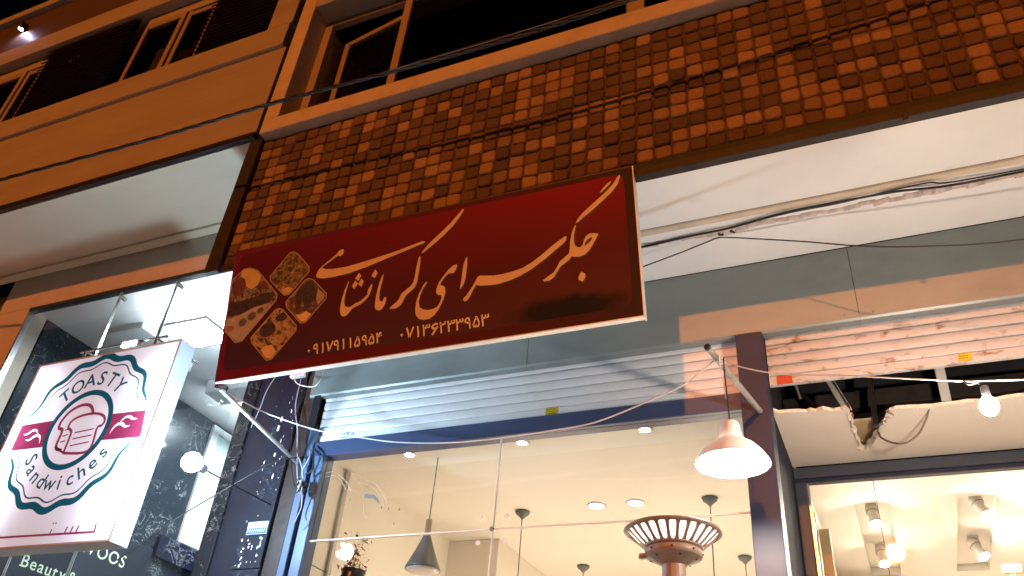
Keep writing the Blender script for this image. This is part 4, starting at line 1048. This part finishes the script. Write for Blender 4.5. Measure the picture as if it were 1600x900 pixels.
# cone pendant and its wooden-necked neighbour
CP = thing("cone_pendant", "dark grey cone pendant with a wooden neck, left of the glass joint", "pendant", (-2.898, 4.90, 3.16), "cone pendants behind the glass")
cx, cy = -2.898, 4.90
rod("cord", (cx, cy, 3.51), (cx, cy, 3.974), .0045, 'cable_grey', CP, 6)
rod("neck", (cx, cy, 3.405), (cx, cy, 3.515), .022, 'wood', CP, 16)
lathe("shade", [(.024, 3.405), (.030, 3.390), (.075, 3.28), (.118, 3.185), (.121, 3.170), (.117, 3.170), (.072, 3.275), (.026, 3.385), (.0, 3.39)], (cx, cy, 0), 'grey_shade', CP, 32)
lathe("diffuser", [(0, 3.158), (.09, 3.160), (.116, 3.170), (0, 3.172)], (cx, cy, 0), 'enamel', CP, 24)
c2 = copy_tree(CP, None, Vector((1.646, 0.0, 0.0)))
c2['label'] = "cone pendant with a wooden neck, mostly hidden behind the patio heater head"
for ch in [x for x in bpy.data.objects if x.parent == c2]: pass
# dried flowers in a dark vase by the left jamb
VS = thing("flower_vase", "dark vase of dried flowers inside the glass by the left jamb", "vase", (-3.32, 4.72, 2.3))
lathe("vase", [(0, 2.3), (.08, 2.3), (.12, 2.5), (.13, 2.8), (.10, 3.02), (.075, 3.10), (.085, 3.13), (.07, 3.12), (.06, 3.05), (0, 3.0)], (-3.32, 4.72, 0), 'vase', VS, 24)
box("plinth", -3.48, -3.16, 4.58, 4.86, 0.16, 2.3, 'mdf', VS)
rv = random.Random(8); bm = bmesh.new()
for i in range(150):
    a = rv.uniform(0, 6.28); r = rv.uniform(0, .10); c = Vector((-3.33+r*math.cos(a), 4.72+r*math.sin(a), 3.12+abs(rv.gauss(0, .12))))
    if c.z > 3.42: continue
    q = [bm.verts.new(c+Vector((rv.uniform(-1, 1), rv.uniform(-1, 1), rv.uniform(-1, 1)))*.022) for _ in range(3)]; f = bm.faces.new(q); f.material_index = rv.choice((0, 0, 0, 1, 2, 3))
fl = bm_mesh("flowers", bm, 'plant', VS); fl['kind'] = 'stuff'
for mm in ('vase', 'ink_pink', 'ink_yellow'): fl.data.materials.append(M[mm])
# right bay: track spots
def spot(x, y, lab, tilt):
    t = thing("track_spot", lab, "spotlight", (x, y, 4.02), "white spots in the ceiling troughs")
    rod("rose", (x, y, 4.150), (x, y, 4.1645), .045, 'spot_white', t, 18)
    for s in (-1, 1): obox("yoke", (x+s*.040, y, 4.10), (x+s*.030, y, 4.152), .006, .018, 'chrome', t)
    ax = Vector((tilt, -.35, -1)).normalized(); c = Vector((x, y, 4.095))
    bm = bmesh.new(); pts = [c+ax*d for d in (-.055, -.02, .0, .05, .13)]
    rad = [.036, .046, .046, .034, .046]
    tube_bm(bm, pts, lambda q: rad[int(round(q*4))], 20); bm_mesh("housing", bm, 'spot_white', t, False)
    bm = bmesh.new(); tube_bm(bm, [c+ax*.012, c+ax*.018], .0475, 20); bm_mesh("ring", bm, 'copper', t)
    bm = bmesh.new(); tube_bm(bm, [c+ax*.1302, c+ax*.134], .041, 18); bm_mesh("lens", bm, 'spot_bulb', t)
    return t
spot(-0.085, 6.86, "white ceiling spot, nearer one in the left trough of the right bay", .12)
spot(-0.080, 7.86, "white ceiling spot, farther one in the left trough of the right bay", .12)
spot(0.648, 6.82, "white ceiling spot, nearer one in the right trough of the right bay", .35)
spot(0.648, 7.80, "white ceiling spot, farther one in the right trough of the right bay", .40)
for x in (-0.072, 0.65):  # two globes on cords, added to brighten the right bay's ceiling
    g = thing("globe_pendant", "added fill-light globe low in the right bay, "+("left one" if x < 0 else "right one"), "pendant", (x, 9.0, 2.3), "added fill-light globes in the right bay")
    rod("cord", (x, 9.0, 2.6), (x, 9.0, 4.099), .0045, 'cable_grey', g, 6); ball("globe", (x, 9.0, 2.45), .14, 'bulb_room', g, 2)
WC = thing("wooden_cabinet", "orange wooden cabinet top at the end of the left ceiling trough", "cabinet", (-0.07, 8.75, 0.16))
box("carcass", -0.22, 0.09, 8.62, 9.2, 0.16, 4.02, 'wood_orange', WC, 0.01)
BS = thing("board_stack", "tan boards leaning inside beside the entrance jamb", "boards", (-0.42, 5.6, 0.16))
for x0, x1, y0, z1 in ((-0.515, -0.415, 5.60, 3.66), (-0.413, -0.345, 5.66, 3.56), (-0.515, -0.48, 5.50, 3.78)):
    box("board", x0, x1, y0, y0+.05, 0.16, z1, 'mdf', BS, 0.004)
SGN = thing("plaque_stand", "small brown framed sign on a stem at the lower right edge", "sign", (0.79, 7.0, 0.16))
box("plaque", 0.725, 0.85, 6.99, 7.01, 3.62, 3.685, 'wood', SGN, 0.004)
for x in (0.775, 0.795): rod("stem", (x, 7.0, 0.16), (x, 7.0, 3.62), .008, 'wood', SGN)

# ------------------------------------------------------------------ light box sign
BX0, BX1, BZ0, BZ1, BY = -5.752, -4.338, 3.018, 4.452, 3.60
LX = thing("light_box_sign", "lit white light box with a round toast emblem, hung before the lobby", "sign", (-5.045, 3.67, 3.018))
mesh("face", [(BX0+.004, BY, BZ0+.004), (BX1-.004, BY, BZ0+.004), (BX1-.004, BY, BZ1-.004), (BX0+.004, BY, BZ1-.004)], [(0, 1, 2, 3)], 'acrylic', LX)
box("back", BX0, BX1, BY+.133, BY+.138, BZ0, BZ1, 'box_white', LX, 0)
for nm, a in (("side_panel", (BX0, BX0+.006, BY-.002, BY+.132, BZ0, BZ1)), ("side_panel", (BX1-.006, BX1, BY-.002, BY+.132, BZ0, BZ1)),
              ("top_panel", (BX0+.0065, BX1-.0065, BY-.002, BY+.132, BZ1-.006, BZ1)), ("bottom_panel", (BX0+.0065, BX1-.0065, BY-.002, BY+.132, BZ0, BZ0+.006))):
    box(nm, *a, 'box_white', LX, 0)
for nm, a in (("face_trim", (BX0-.003, BX0+.012, BY-.008, BY-.0025, BZ0-.003, BZ1+.003)), ("face_trim", (BX1-.012, BX1+.003, BY-.008, BY-.0025, BZ0-.003, BZ1+.003)),
              ("face_trim", (BX0+.0125, BX1-.0125, BY-.008, BY-.0025, BZ1-.010, BZ1+.003)), ("face_trim", (BX0+.0125, BX1-.0125, BY-.008, BY-.0025, BZ0-.003, BZ0+.010))):
    box(nm, *a, 'ink_line', LX, 0.001)
for x in (BX0+.10, BX1-.10): rod("led_tube", (x, BY+.07, BZ0+.10), (x, BY+.07, BZ1-.15), .012, 'led_inside', LX, 10)
EX, EZ = -5.040, 3.842
def f_t(u, v, d): return (EX+u, BY-.0008-d, EZ+v)
NSC = 14
def wavy(r, amp, a0=0.0, n=168, lo=0.0, hi=2*math.pi):
    out = []
    for i in range(n):
        a = lo+(hi-lo)*i/n; out.append(((r+amp*math.cos(NSC*(a-a0)))*math.cos(a), (r+amp*math.cos(NSC*(a-a0)))*math.sin(a)))
    return out
def arc_wavy(name, r, amp, w0, w1, lo, hi, mat):
    n = 90; pts = []; ws = []
    for i in range(n+1):
        t = i/n; a = lo+(hi-lo)*t; rr3 = r+amp*math.cos(NSC*(a-math.pi/2)); pts.append((rr3*math.cos(a), rr3*math.sin(a))); ws.append(w0+(w1-w0)*math.sin(math.pi*t))
    strip(name, pts, ws, f_t, .0008, mat, LX)
arc_wavy("badge_border", 0.572, .016, .018, .052, math.radians(14), math.radians(166), 'teal_film')
arc_wavy("badge_border", 0.572, .016, .018, .052, math.radians(196), math.radians(345), 'teal_film')
arc_wavy("badge_line", 0.515, .014, .008, .011, math.radians(15), math.radians(165), 'teal_film')
arc_wavy("badge_line", 0.515, .014, .008, .011, math.radians(196), math.radians(345), 'teal_film')
fls = []
for s in (-1, 1):
    for pts, w in (([(.335, -.075), (.352, -.030), (.385, -.006), (.425, -.012), (.460, -.034), (.500, -.030)], .020), ([(.395, .004), (.425, .036), (.465, .040), (.505, .018), (.545, .016)], .016)):
        sm = [(s*p.x, p.y) for p in smoothed([(a, b, 0) for a, b in pts], 4)]
        n_ = len(sm); L2, R2 = stroke2(sm, [.003+w*math.sin(math.pi*i/(n_-1)) for i in range(n_)]); fls.append(L2+R2[::-1])
for s in (-1, 1):
    if s < 0: lp = [(-.61, .098), (-.61, -.105)] + [(-.30*math.cos(a), .30*math.sin(a)) for a in [-.36+.69*k/10 for k in range(11)]]
    else: lp = [(.64, -.13), (.60, .075)] + [(.30*math.cos(a), .30*math.sin(a)) for a in [.27-.66*k/10 for k in range(11)]]
    flat("ribbon", [lp] + [f for f in fls if (f[0][0] < 0) == (s < 0)], f_t, .0004, 'pink_film', LX)
strip("medallion_ring", ell(0, 0, .283, .283, 72), .042, f_t, .0004, 'teal_film', LX, True, base=.0004)
def bread(name, pts, w, closed=False):
    sm = [(p.x-EX, p.z-EZ) for p in smoothed([(a, 0, b) for a, b in pts], 5)]
    strip(name, sm, w, f_t, .0004, 'pink_film', LX, closed, base=.0004)
bread("toast_outline", [(-5.115, 3.690), (-5.185, 3.720), (-5.190, 3.845), (-5.235, 3.870), (-5.240, 3.925), (-5.190, 3.995), (-5.10, 4.032), (-5.01, 4.020), (-4.955, 3.965), (-4.965, 3.945)], .024)
bread("toast_outline", [(-5.085, 3.665), (-5.090, 3.820), (-5.140, 3.862), (-5.130, 3.915), (-5.05, 3.945), (-4.93, 3.948), (-4.835, 3.920), (-4.800, 3.875), (-4.815, 3.842), (-4.848, 3.825), (-4.848, 3.660), (-5.085, 3.665)], .020)
bread("toast_outline", [(-5.190, 3.725), (-5.130, 3.690), (-5.085, 3.668)], .014)
for (a, b), (c, d) in (((-5.055, 3.815), (-4.880, 3.825)), ((-5.05, 3.768), (-4.875, 3.778)), ((-5.05, 3.716), (-4.872, 3.728)), ((-5.165, 3.845), (-5.115, 3.855)), ((-5.165, 3.80), (-5.115, 3.808)), ((-5.165, 3.755), (-5.115, 3.762))):
    strip("crumb_line", [(a-EX, b-EZ), (c-EX, d-EZ)], .010, f_t, .0004, 'pink_film', LX, base=.0004)
def arc_text(txt, r, mid, size, step, inside, bold):
    n = len(txt)
    for i, ch in enumerate(txt):
        a = mid + (-(i-(n-1)/2) if not inside else (i-(n-1)/2))*step
        vs, fs, adv = glyph(ch, bold); cxg = (adv[0]+adv[1])/2
        def f(gx, gy):
            x = (gx-cxg)*size; y = gy*size
            if not inside: u = (r+y)*math.cos(a)+x*math.sin(a); v = (r+y)*math.sin(a)-x*math.cos(a)
            else: u = (r-y)*math.cos(a)-x*math.sin(a); v = (r-y)*math.sin(a)+x*math.cos(a)
            return f_t(u, v, .0010)
        letter(ch, f, 'teal_film', LX, bold)
arc_text("TOASTY", 0.345, math.radians(92), .155, math.radians(16.5), False, .012)
arc_text("Sandwiches", 0.445, math.radians(269), .150, math.radians(13.2), True, .010)
# the small Persian word along the bottom
def tl(pts, w, mat='pink_film'): strip("persian_stroke", [(a-EX, b-EZ) for a, b in pts], w, f_t, .0006, mat, LX)
tl([(-5.72, 3.098), (-5.2, 3.094), (-4.50, 3.084)], .014); tl([(-4.502, 3.080), (-4.512, 3.140)], .016)
for x in (-4.665, -4.715, -4.765): tl([(x, 3.088), (x+.006, 3.132)], .012)
tl([(-4.896, 3.090), (-4.894, 3.125)], .009)
for x in (-4.535, -4.510, -4.905, -4.882): tl([(x, 3.160), (x+.010, 3.166)], .010)
tl([(p.x, p.z) for p in smoothed([(-4.560, 0, 3.195), (-4.548, 0, 3.205), (-4.545, 0, 3.222), (-4.558, 0, 3.228), (-4.563, 0, 3.216), (-4.548, 0, 3.212)], 4)], .006)
# hanging bracket with a small floodlight
rod("bracket_bar", (-5.47, 3.68, 4.572), (-4.60, 3.68, 4.572), .010, 'chrome', LX)
for x in (-5.42, -4.70):
    rod("bracket_leg", (x, 3.68, 4.452), (x, 3.68, 4.572), .010, 'chrome', LX); rod("bracket_arm", (x, 3.68, 4.572), (x-.0, 4.117, 4.60), .008, 'chrome', LX)
FL = thing("floodlight", "small lit floodlight on the bracket above the light box", "floodlight", (-4.93, 3.66, 4.50))
box("housing", -4.99, -4.84, 3.64, 3.69, 4.512, 4.560, 'box_white', FL, 0.006); box("lens", -4.982, -4.848, 3.634, 3.6395, 4.516, 4.554, 'led_flood', FL, 0)

# ------------------------------------------------------------------ lobby fittings
WL = thing("led_lamp", "glaring cool white LED lamp on an arm from the marble pillar", "lamp", (-3.683, 3.42, 3.33))
ball("globe", (-3.683, 3.42, 3.392), .060, 'led', WL, 2); rod("socket", (-3.683, 3.482, 3.392), (-3.683, 3.53, 3.392), .026, 'black', WL)
tube("arm", [(-3.683, 3.53, 3.392), (-3.685, 3.8, 3.40), (-3.70, 4.19, 3.42)], .005, 'black', WL)
for x0, x1, y0, y1, lab in ((-5.75, -5.25, 4.52, 4.95, "square lit hanging panel near the lobby glass"), (-6.3, -5.7, 6.3, 6.9, "square lit hanging panel deep in the lobby")):
    PZ_ = 5.38 if y0 < 5 else 5.47
    t = thing("ceiling_panel", lab, "ceiling light", ((x0+x1)/2, (y0+y1)/2, 5.44), "lit hanging panels in the lobby")
    for a in ((x0, x0+.02, y0, y1), (x1-.02, x1, y0, y1), (x0+.021, x1-.021, y0, y0+.02), (x0+.021, x1-.021, y1-.02, y1)): box("frame", *a, PZ_, PZ_+.03, 'white_frame', t, 0.002)
    box("diffuser", x0+.021, x1-.021, y0+.021, y1-.021, PZ_+.005, PZ_+.022, 'led_panel', t, 0)
    for x in (x0+.01, x1-.01):
        for y in (y0+.01, y1-.01): rod("hanger", (x, y, PZ_+.03), (x, y, PZ_+.18), .003, 'chrome', t, 6)
BRD = thing("letter_board", "dark board with pale lettering on the lobby's left wall", "sign", (-7.03, 5.4, 3.0))
box("board", -7.098, -6.985, 4.34, 6.35, 2.9, 3.975, 'dark_panel', BRD, 0.004)
def f_b(y, z): return (-6.983, y, z)
def word(txt, y0, z0, size, step, bold):
    y = y0
    for ch in txt:
        if ch == ' ': y += step*.6; continue
        vs, fs, adv = glyph(ch, bold); w = adv[0]-adv[1]
        letter(ch, lambda a, b: f_b(y+(a-adv[1])*size, z0+b*size), 'letter', BRD, bold)
        # serifs
        y += w*size+step
    return y
word("WOOS", 5.50, 3.698, .165, .022, .008)
word("Beauty &", 4.975, 3.398, .150, .020, .008)
for y in (4.965, 5.30): box("serif", -6.984, -6.982, y, y+.05, 3.396, 3.404, 'letter', BRD, 0)

# ------------------------------------------------------------------ cables
def cable(label, pts, r, mat, cat="cable"): return tag(tube("cable", pts, r, mat), label, cat)
MC = thing("cable_bundle", "thick twisted black overhead cable crossing the upper facade", "cable", (-3.0, 2.75, 5.6))
base = smoothed([(-9.5, 2.80, 5.98), (-6.458, 2.78, 5.746), (-5.974, 2.77, 5.718), (-4.384, 2.76, 5.635), (-3.293, 2.75, 5.606), (-2.301, 2.75, 5.555), (-1.522, 2.75, 5.529), (-0.757, 2.75, 5.556), (-0.07, 2.75, 5.607), (1.5, 2.75, 5.75)], 40)
for s in range(3):
    pts = []
    for i, p in enumerate(base):
        a = i*.35+s*2.09; pts.append(p+Vector((0, math.cos(a), math.sin(a)))*.0078)
    bm = bmesh.new(); tube_bm(bm, pts, .0070, 6); bm_mesh("strand", bm, 'cable', MC, True)
rc = random.Random(2)
for s in range(2):                                    # looser wires fanning out to the right
    pts = [(-2.6+.1*s, 2.745, 5.57)]
    for k in range(1, 9): pts.append((-2.6+k*.5, 2.735-.004*s, 5.545+.006*s+.012*math.sin(k*1.3+s*1.7)+.006*(k-3)+rc.uniform(-.008, .012)))
    tube("strand", pts, .0030, 'cable_grey' if s % 2 else 'cable', MC)
cable("black cable pinned along the rough plaster chase under the overhang", [(-1.5, 3.83, 4.682), (-1.113, 3.82, 4.680), (-0.76, 3.797, 4.678), (-0.538, 3.787, 4.674), (-0.231, 3.745, 4.672), (0.021, 3.740, 4.672), (0.34, 3.745, 4.672), (0.584, 3.78, 4.674), (0.936, 3.785, 4.678), (2.0, 3.78, 4.68)], .0065, 'cable')
cable("second thin cable beside the chase, bowing away near the right", [(-0.5, 3.800, 4.690), (-0.20, 3.76, 4.680), (0.05, 3.755, 4.676), (0.34, 3.72, 4.666), (0.50, 3.715, 4.664), (0.62, 3.755, 4.672), (1.2, 3.77, 4.68), (2.0, 3.77, 4.68)], .0045, 'cable')
cable("loose thin black wire dipping from the chase across the grey hood", [(-1.10, 3.9, 4.592), (-0.851, 3.85, 4.608), (-0.68, 3.86, 4.662), (-0.62, 3.86, 4.676), (-0.553, 3.86, 4.664), (-0.174, 3.8, 4.501), (0.104, 3.75, 4.368), (0.393, 3.75, 4.297), (0.828, 3.75, 4.238), (1.6, 3.75, 4.25)], .0038, 'cable', "wire")
for x, y in ((-0.60, 3.825), (-0.53, 3.82)): tag(obox("cable_clip", (x-.008, y, 4.676), (x+.012, y+.03, 4.690), .012, .012, 'brown'), "brown clip on the plaster chase, "+("left one" if x < -.56 else "right one"), "clip", "clips on the chase")
cable("white wire sagging from the left strut across shutter and glass to the right strut", [(-3.545, 3.36, 3.818), (-3.535, 3.5, 3.822), (-3.510, 3.75, 3.843), (-3.263, 3.95, 3.796), (-2.965, 4.0, 3.737), (-2.685, 4.02, 3.682), (-2.311, 4.0, 3.629), (-1.951, 3.95, 3.597), (-1.616, 3.9, 3.584), (-1.339, 3.85, 3.579), (-1.028, 3.75, 3.611), (-0.814, 3.7, 3.66), (-0.63, 3.64, 3.755)], .0042, 'wire_white', "wire")
cable("white wire running right from the free-ended strut to the bare bulb", [(-0.63, 3.65, 3.755), (-0.51, 3.6, 3.656), (-0.318, 3.55, 3.562), (-0.058, 3.45, 3.464), (0.207, 3.35, 3.356), (0.372, 3.305, 3.300), (0.56, 3.25, 3.25), (1.8, 3.1, 3.05)], .0036, 'wire_white', "wire")
cable("dark wire slanting from the pillar down towards the lobby", [(-3.489, 4.16, 3.724), (-3.625, 4.05, 3.653), (-3.853, 3.95, 3.464), (-4.071, 3.9, 3.311), (-4.183, 3.85, 3.196), (-4.40, 3.75, 2.95)], .0045, 'cable', "wire")
cable("grey cable looping out of the torn hole in the board", [(0.02, 4.95, 3.90), (0.048, 4.8, 3.818), (0.053, 4.7, 3.728), (0.107, 4.6, 3.643), (0.168, 4.55, 3.614), (0.238, 4.55, 3.658), (0.291, 4.55, 3.739), (0.329, 4.55, 3.81), (0.40, 4.58, 3.84)], .0055, 'cable_grey')
cable("dusty wire hanging down the pillar to the knot at the jamb", [(-3.70, 4.18, 4.36), (-3.664, 4.15, 4.126), (-3.585, 4.14, 3.921), (-3.545, 4.14, 3.775), (-3.47, 4.12, 3.56), (-3.42, 4.12, 3.50)], .0045, 'wire_blue', "wire")
cable("thin wire down the right side of the pillar cladding", [(-3.66, 4.15, 4.45), (-3.60, 4.14, 4.217), (-3.635, 4.14, 4.025), (-3.60, 4.14, 3.781), (-3.50, 4.13, 3.53), (-3.43, 4.12, 3.47)], .0035, 'cable', "wire")
cable("white wire bowing from the socket box round to the hood", [(-3.739, 4.149, 4.40), (-3.70, 4.12, 4.31), (-3.618, 4.1, 4.251), (-3.501, 4.1, 4.225), (-3.47, 4.12, 4.293), (-3.511, 4.18, 4.402)], .0042, 'wire_white', "wire")
cable("faint wire straggling over the upper pillar slab", [(-3.95, 4.20, 4.45), (-3.98, 4.17, 4.30), (-4.0, 4.17, 4.15), (-4.06, 4.2, 4.02)], .0035, 'wire_blue', "wire")
rk = random.Random(6)
KN = thing("wire_knot", "tangle of old wires tied at the blue jamb", "wire", (-3.41, 4.12, 3.45))
for s in range(7):
    pts = [(-3.42+rk.uniform(-.035, .035), 4.12+rk.uniform(-.03, .03), 3.49+rk.uniform(-.055, .05)) for _ in range(7)]
    tube("loop", pts, .0036, 'wire_blue' if s % 3 else 'cable', KN)
tube("tail", [(-3.41, 4.12, 3.486), (-3.384, 4.12, 3.357), (-3.397, 4.12, 3.295), (-3.42, 4.13, 3.25)], .0045, 'wire_blue', KN)
tube("tail", [(-3.352, 4.15, 3.568), (-3.331, 4.13, 3.416), (-3.345, 4.13, 3.312), (-3.327, 4.13, 3.27)], .004, 'cable', KN)
tube("tail", [(-3.45, 4.18, 3.80), (-3.40, 4.14, 3.72), (-3.38, 4.14, 3.62), (-3.42, 4.13, 3.58)], .006, 'cable', KN)
tube("tail", [(-3.47, 4.18, 3.78), (-3.42, 4.13, 3.70), (-3.44, 4.12, 3.60), (-3.41, 4.12, 3.52)], .0055, 'wire_blue', KN)
tube("tail", [(-3.56, 4.18, 3.72), (-3.50, 4.12, 3.70), (-3.45, 4.12, 3.62), (-3.42, 4.12, 3.52)], .005, 'wire_blue', KN)
# small lamp on the upper left wall
RL = thing("facade_lamp", "small violet white lamp high on the upper left wall", "lamp", (-8.3, 3.2, 9.15))
box("arm", -8.33, -8.28, 3.20, 3.262, 9.235, 9.25, 'black', RL, 0.003); lathe("hood", [(.0, .095), (.030, .09), (.034, -.015), (.031, -.015), (.027, .085), (.0, .09)], (-8.305, 3.215, 9.15), 'black', RL, 16)
ball("lamp", (-8.305, 3.215, 9.152), .024, 'led_roof', RL, 2)

# ------------------------------------------------------------------ origins at the base of single-mesh things
for o in list(C.objects):
    if o.type == 'MESH' and o.parent is None and o.data.users == 1 and not any(c.parent == o for c in C.objects) and o.name not in ("road",):
        co = [v.co for v in o.data.vertices]
        c = Vector((sum(v.x for v in co)/len(co), sum(v.y for v in co)/len(co), min(v.z for v in co)))
        o.data.transform(Matrix.Translation(-c)); o.location = c
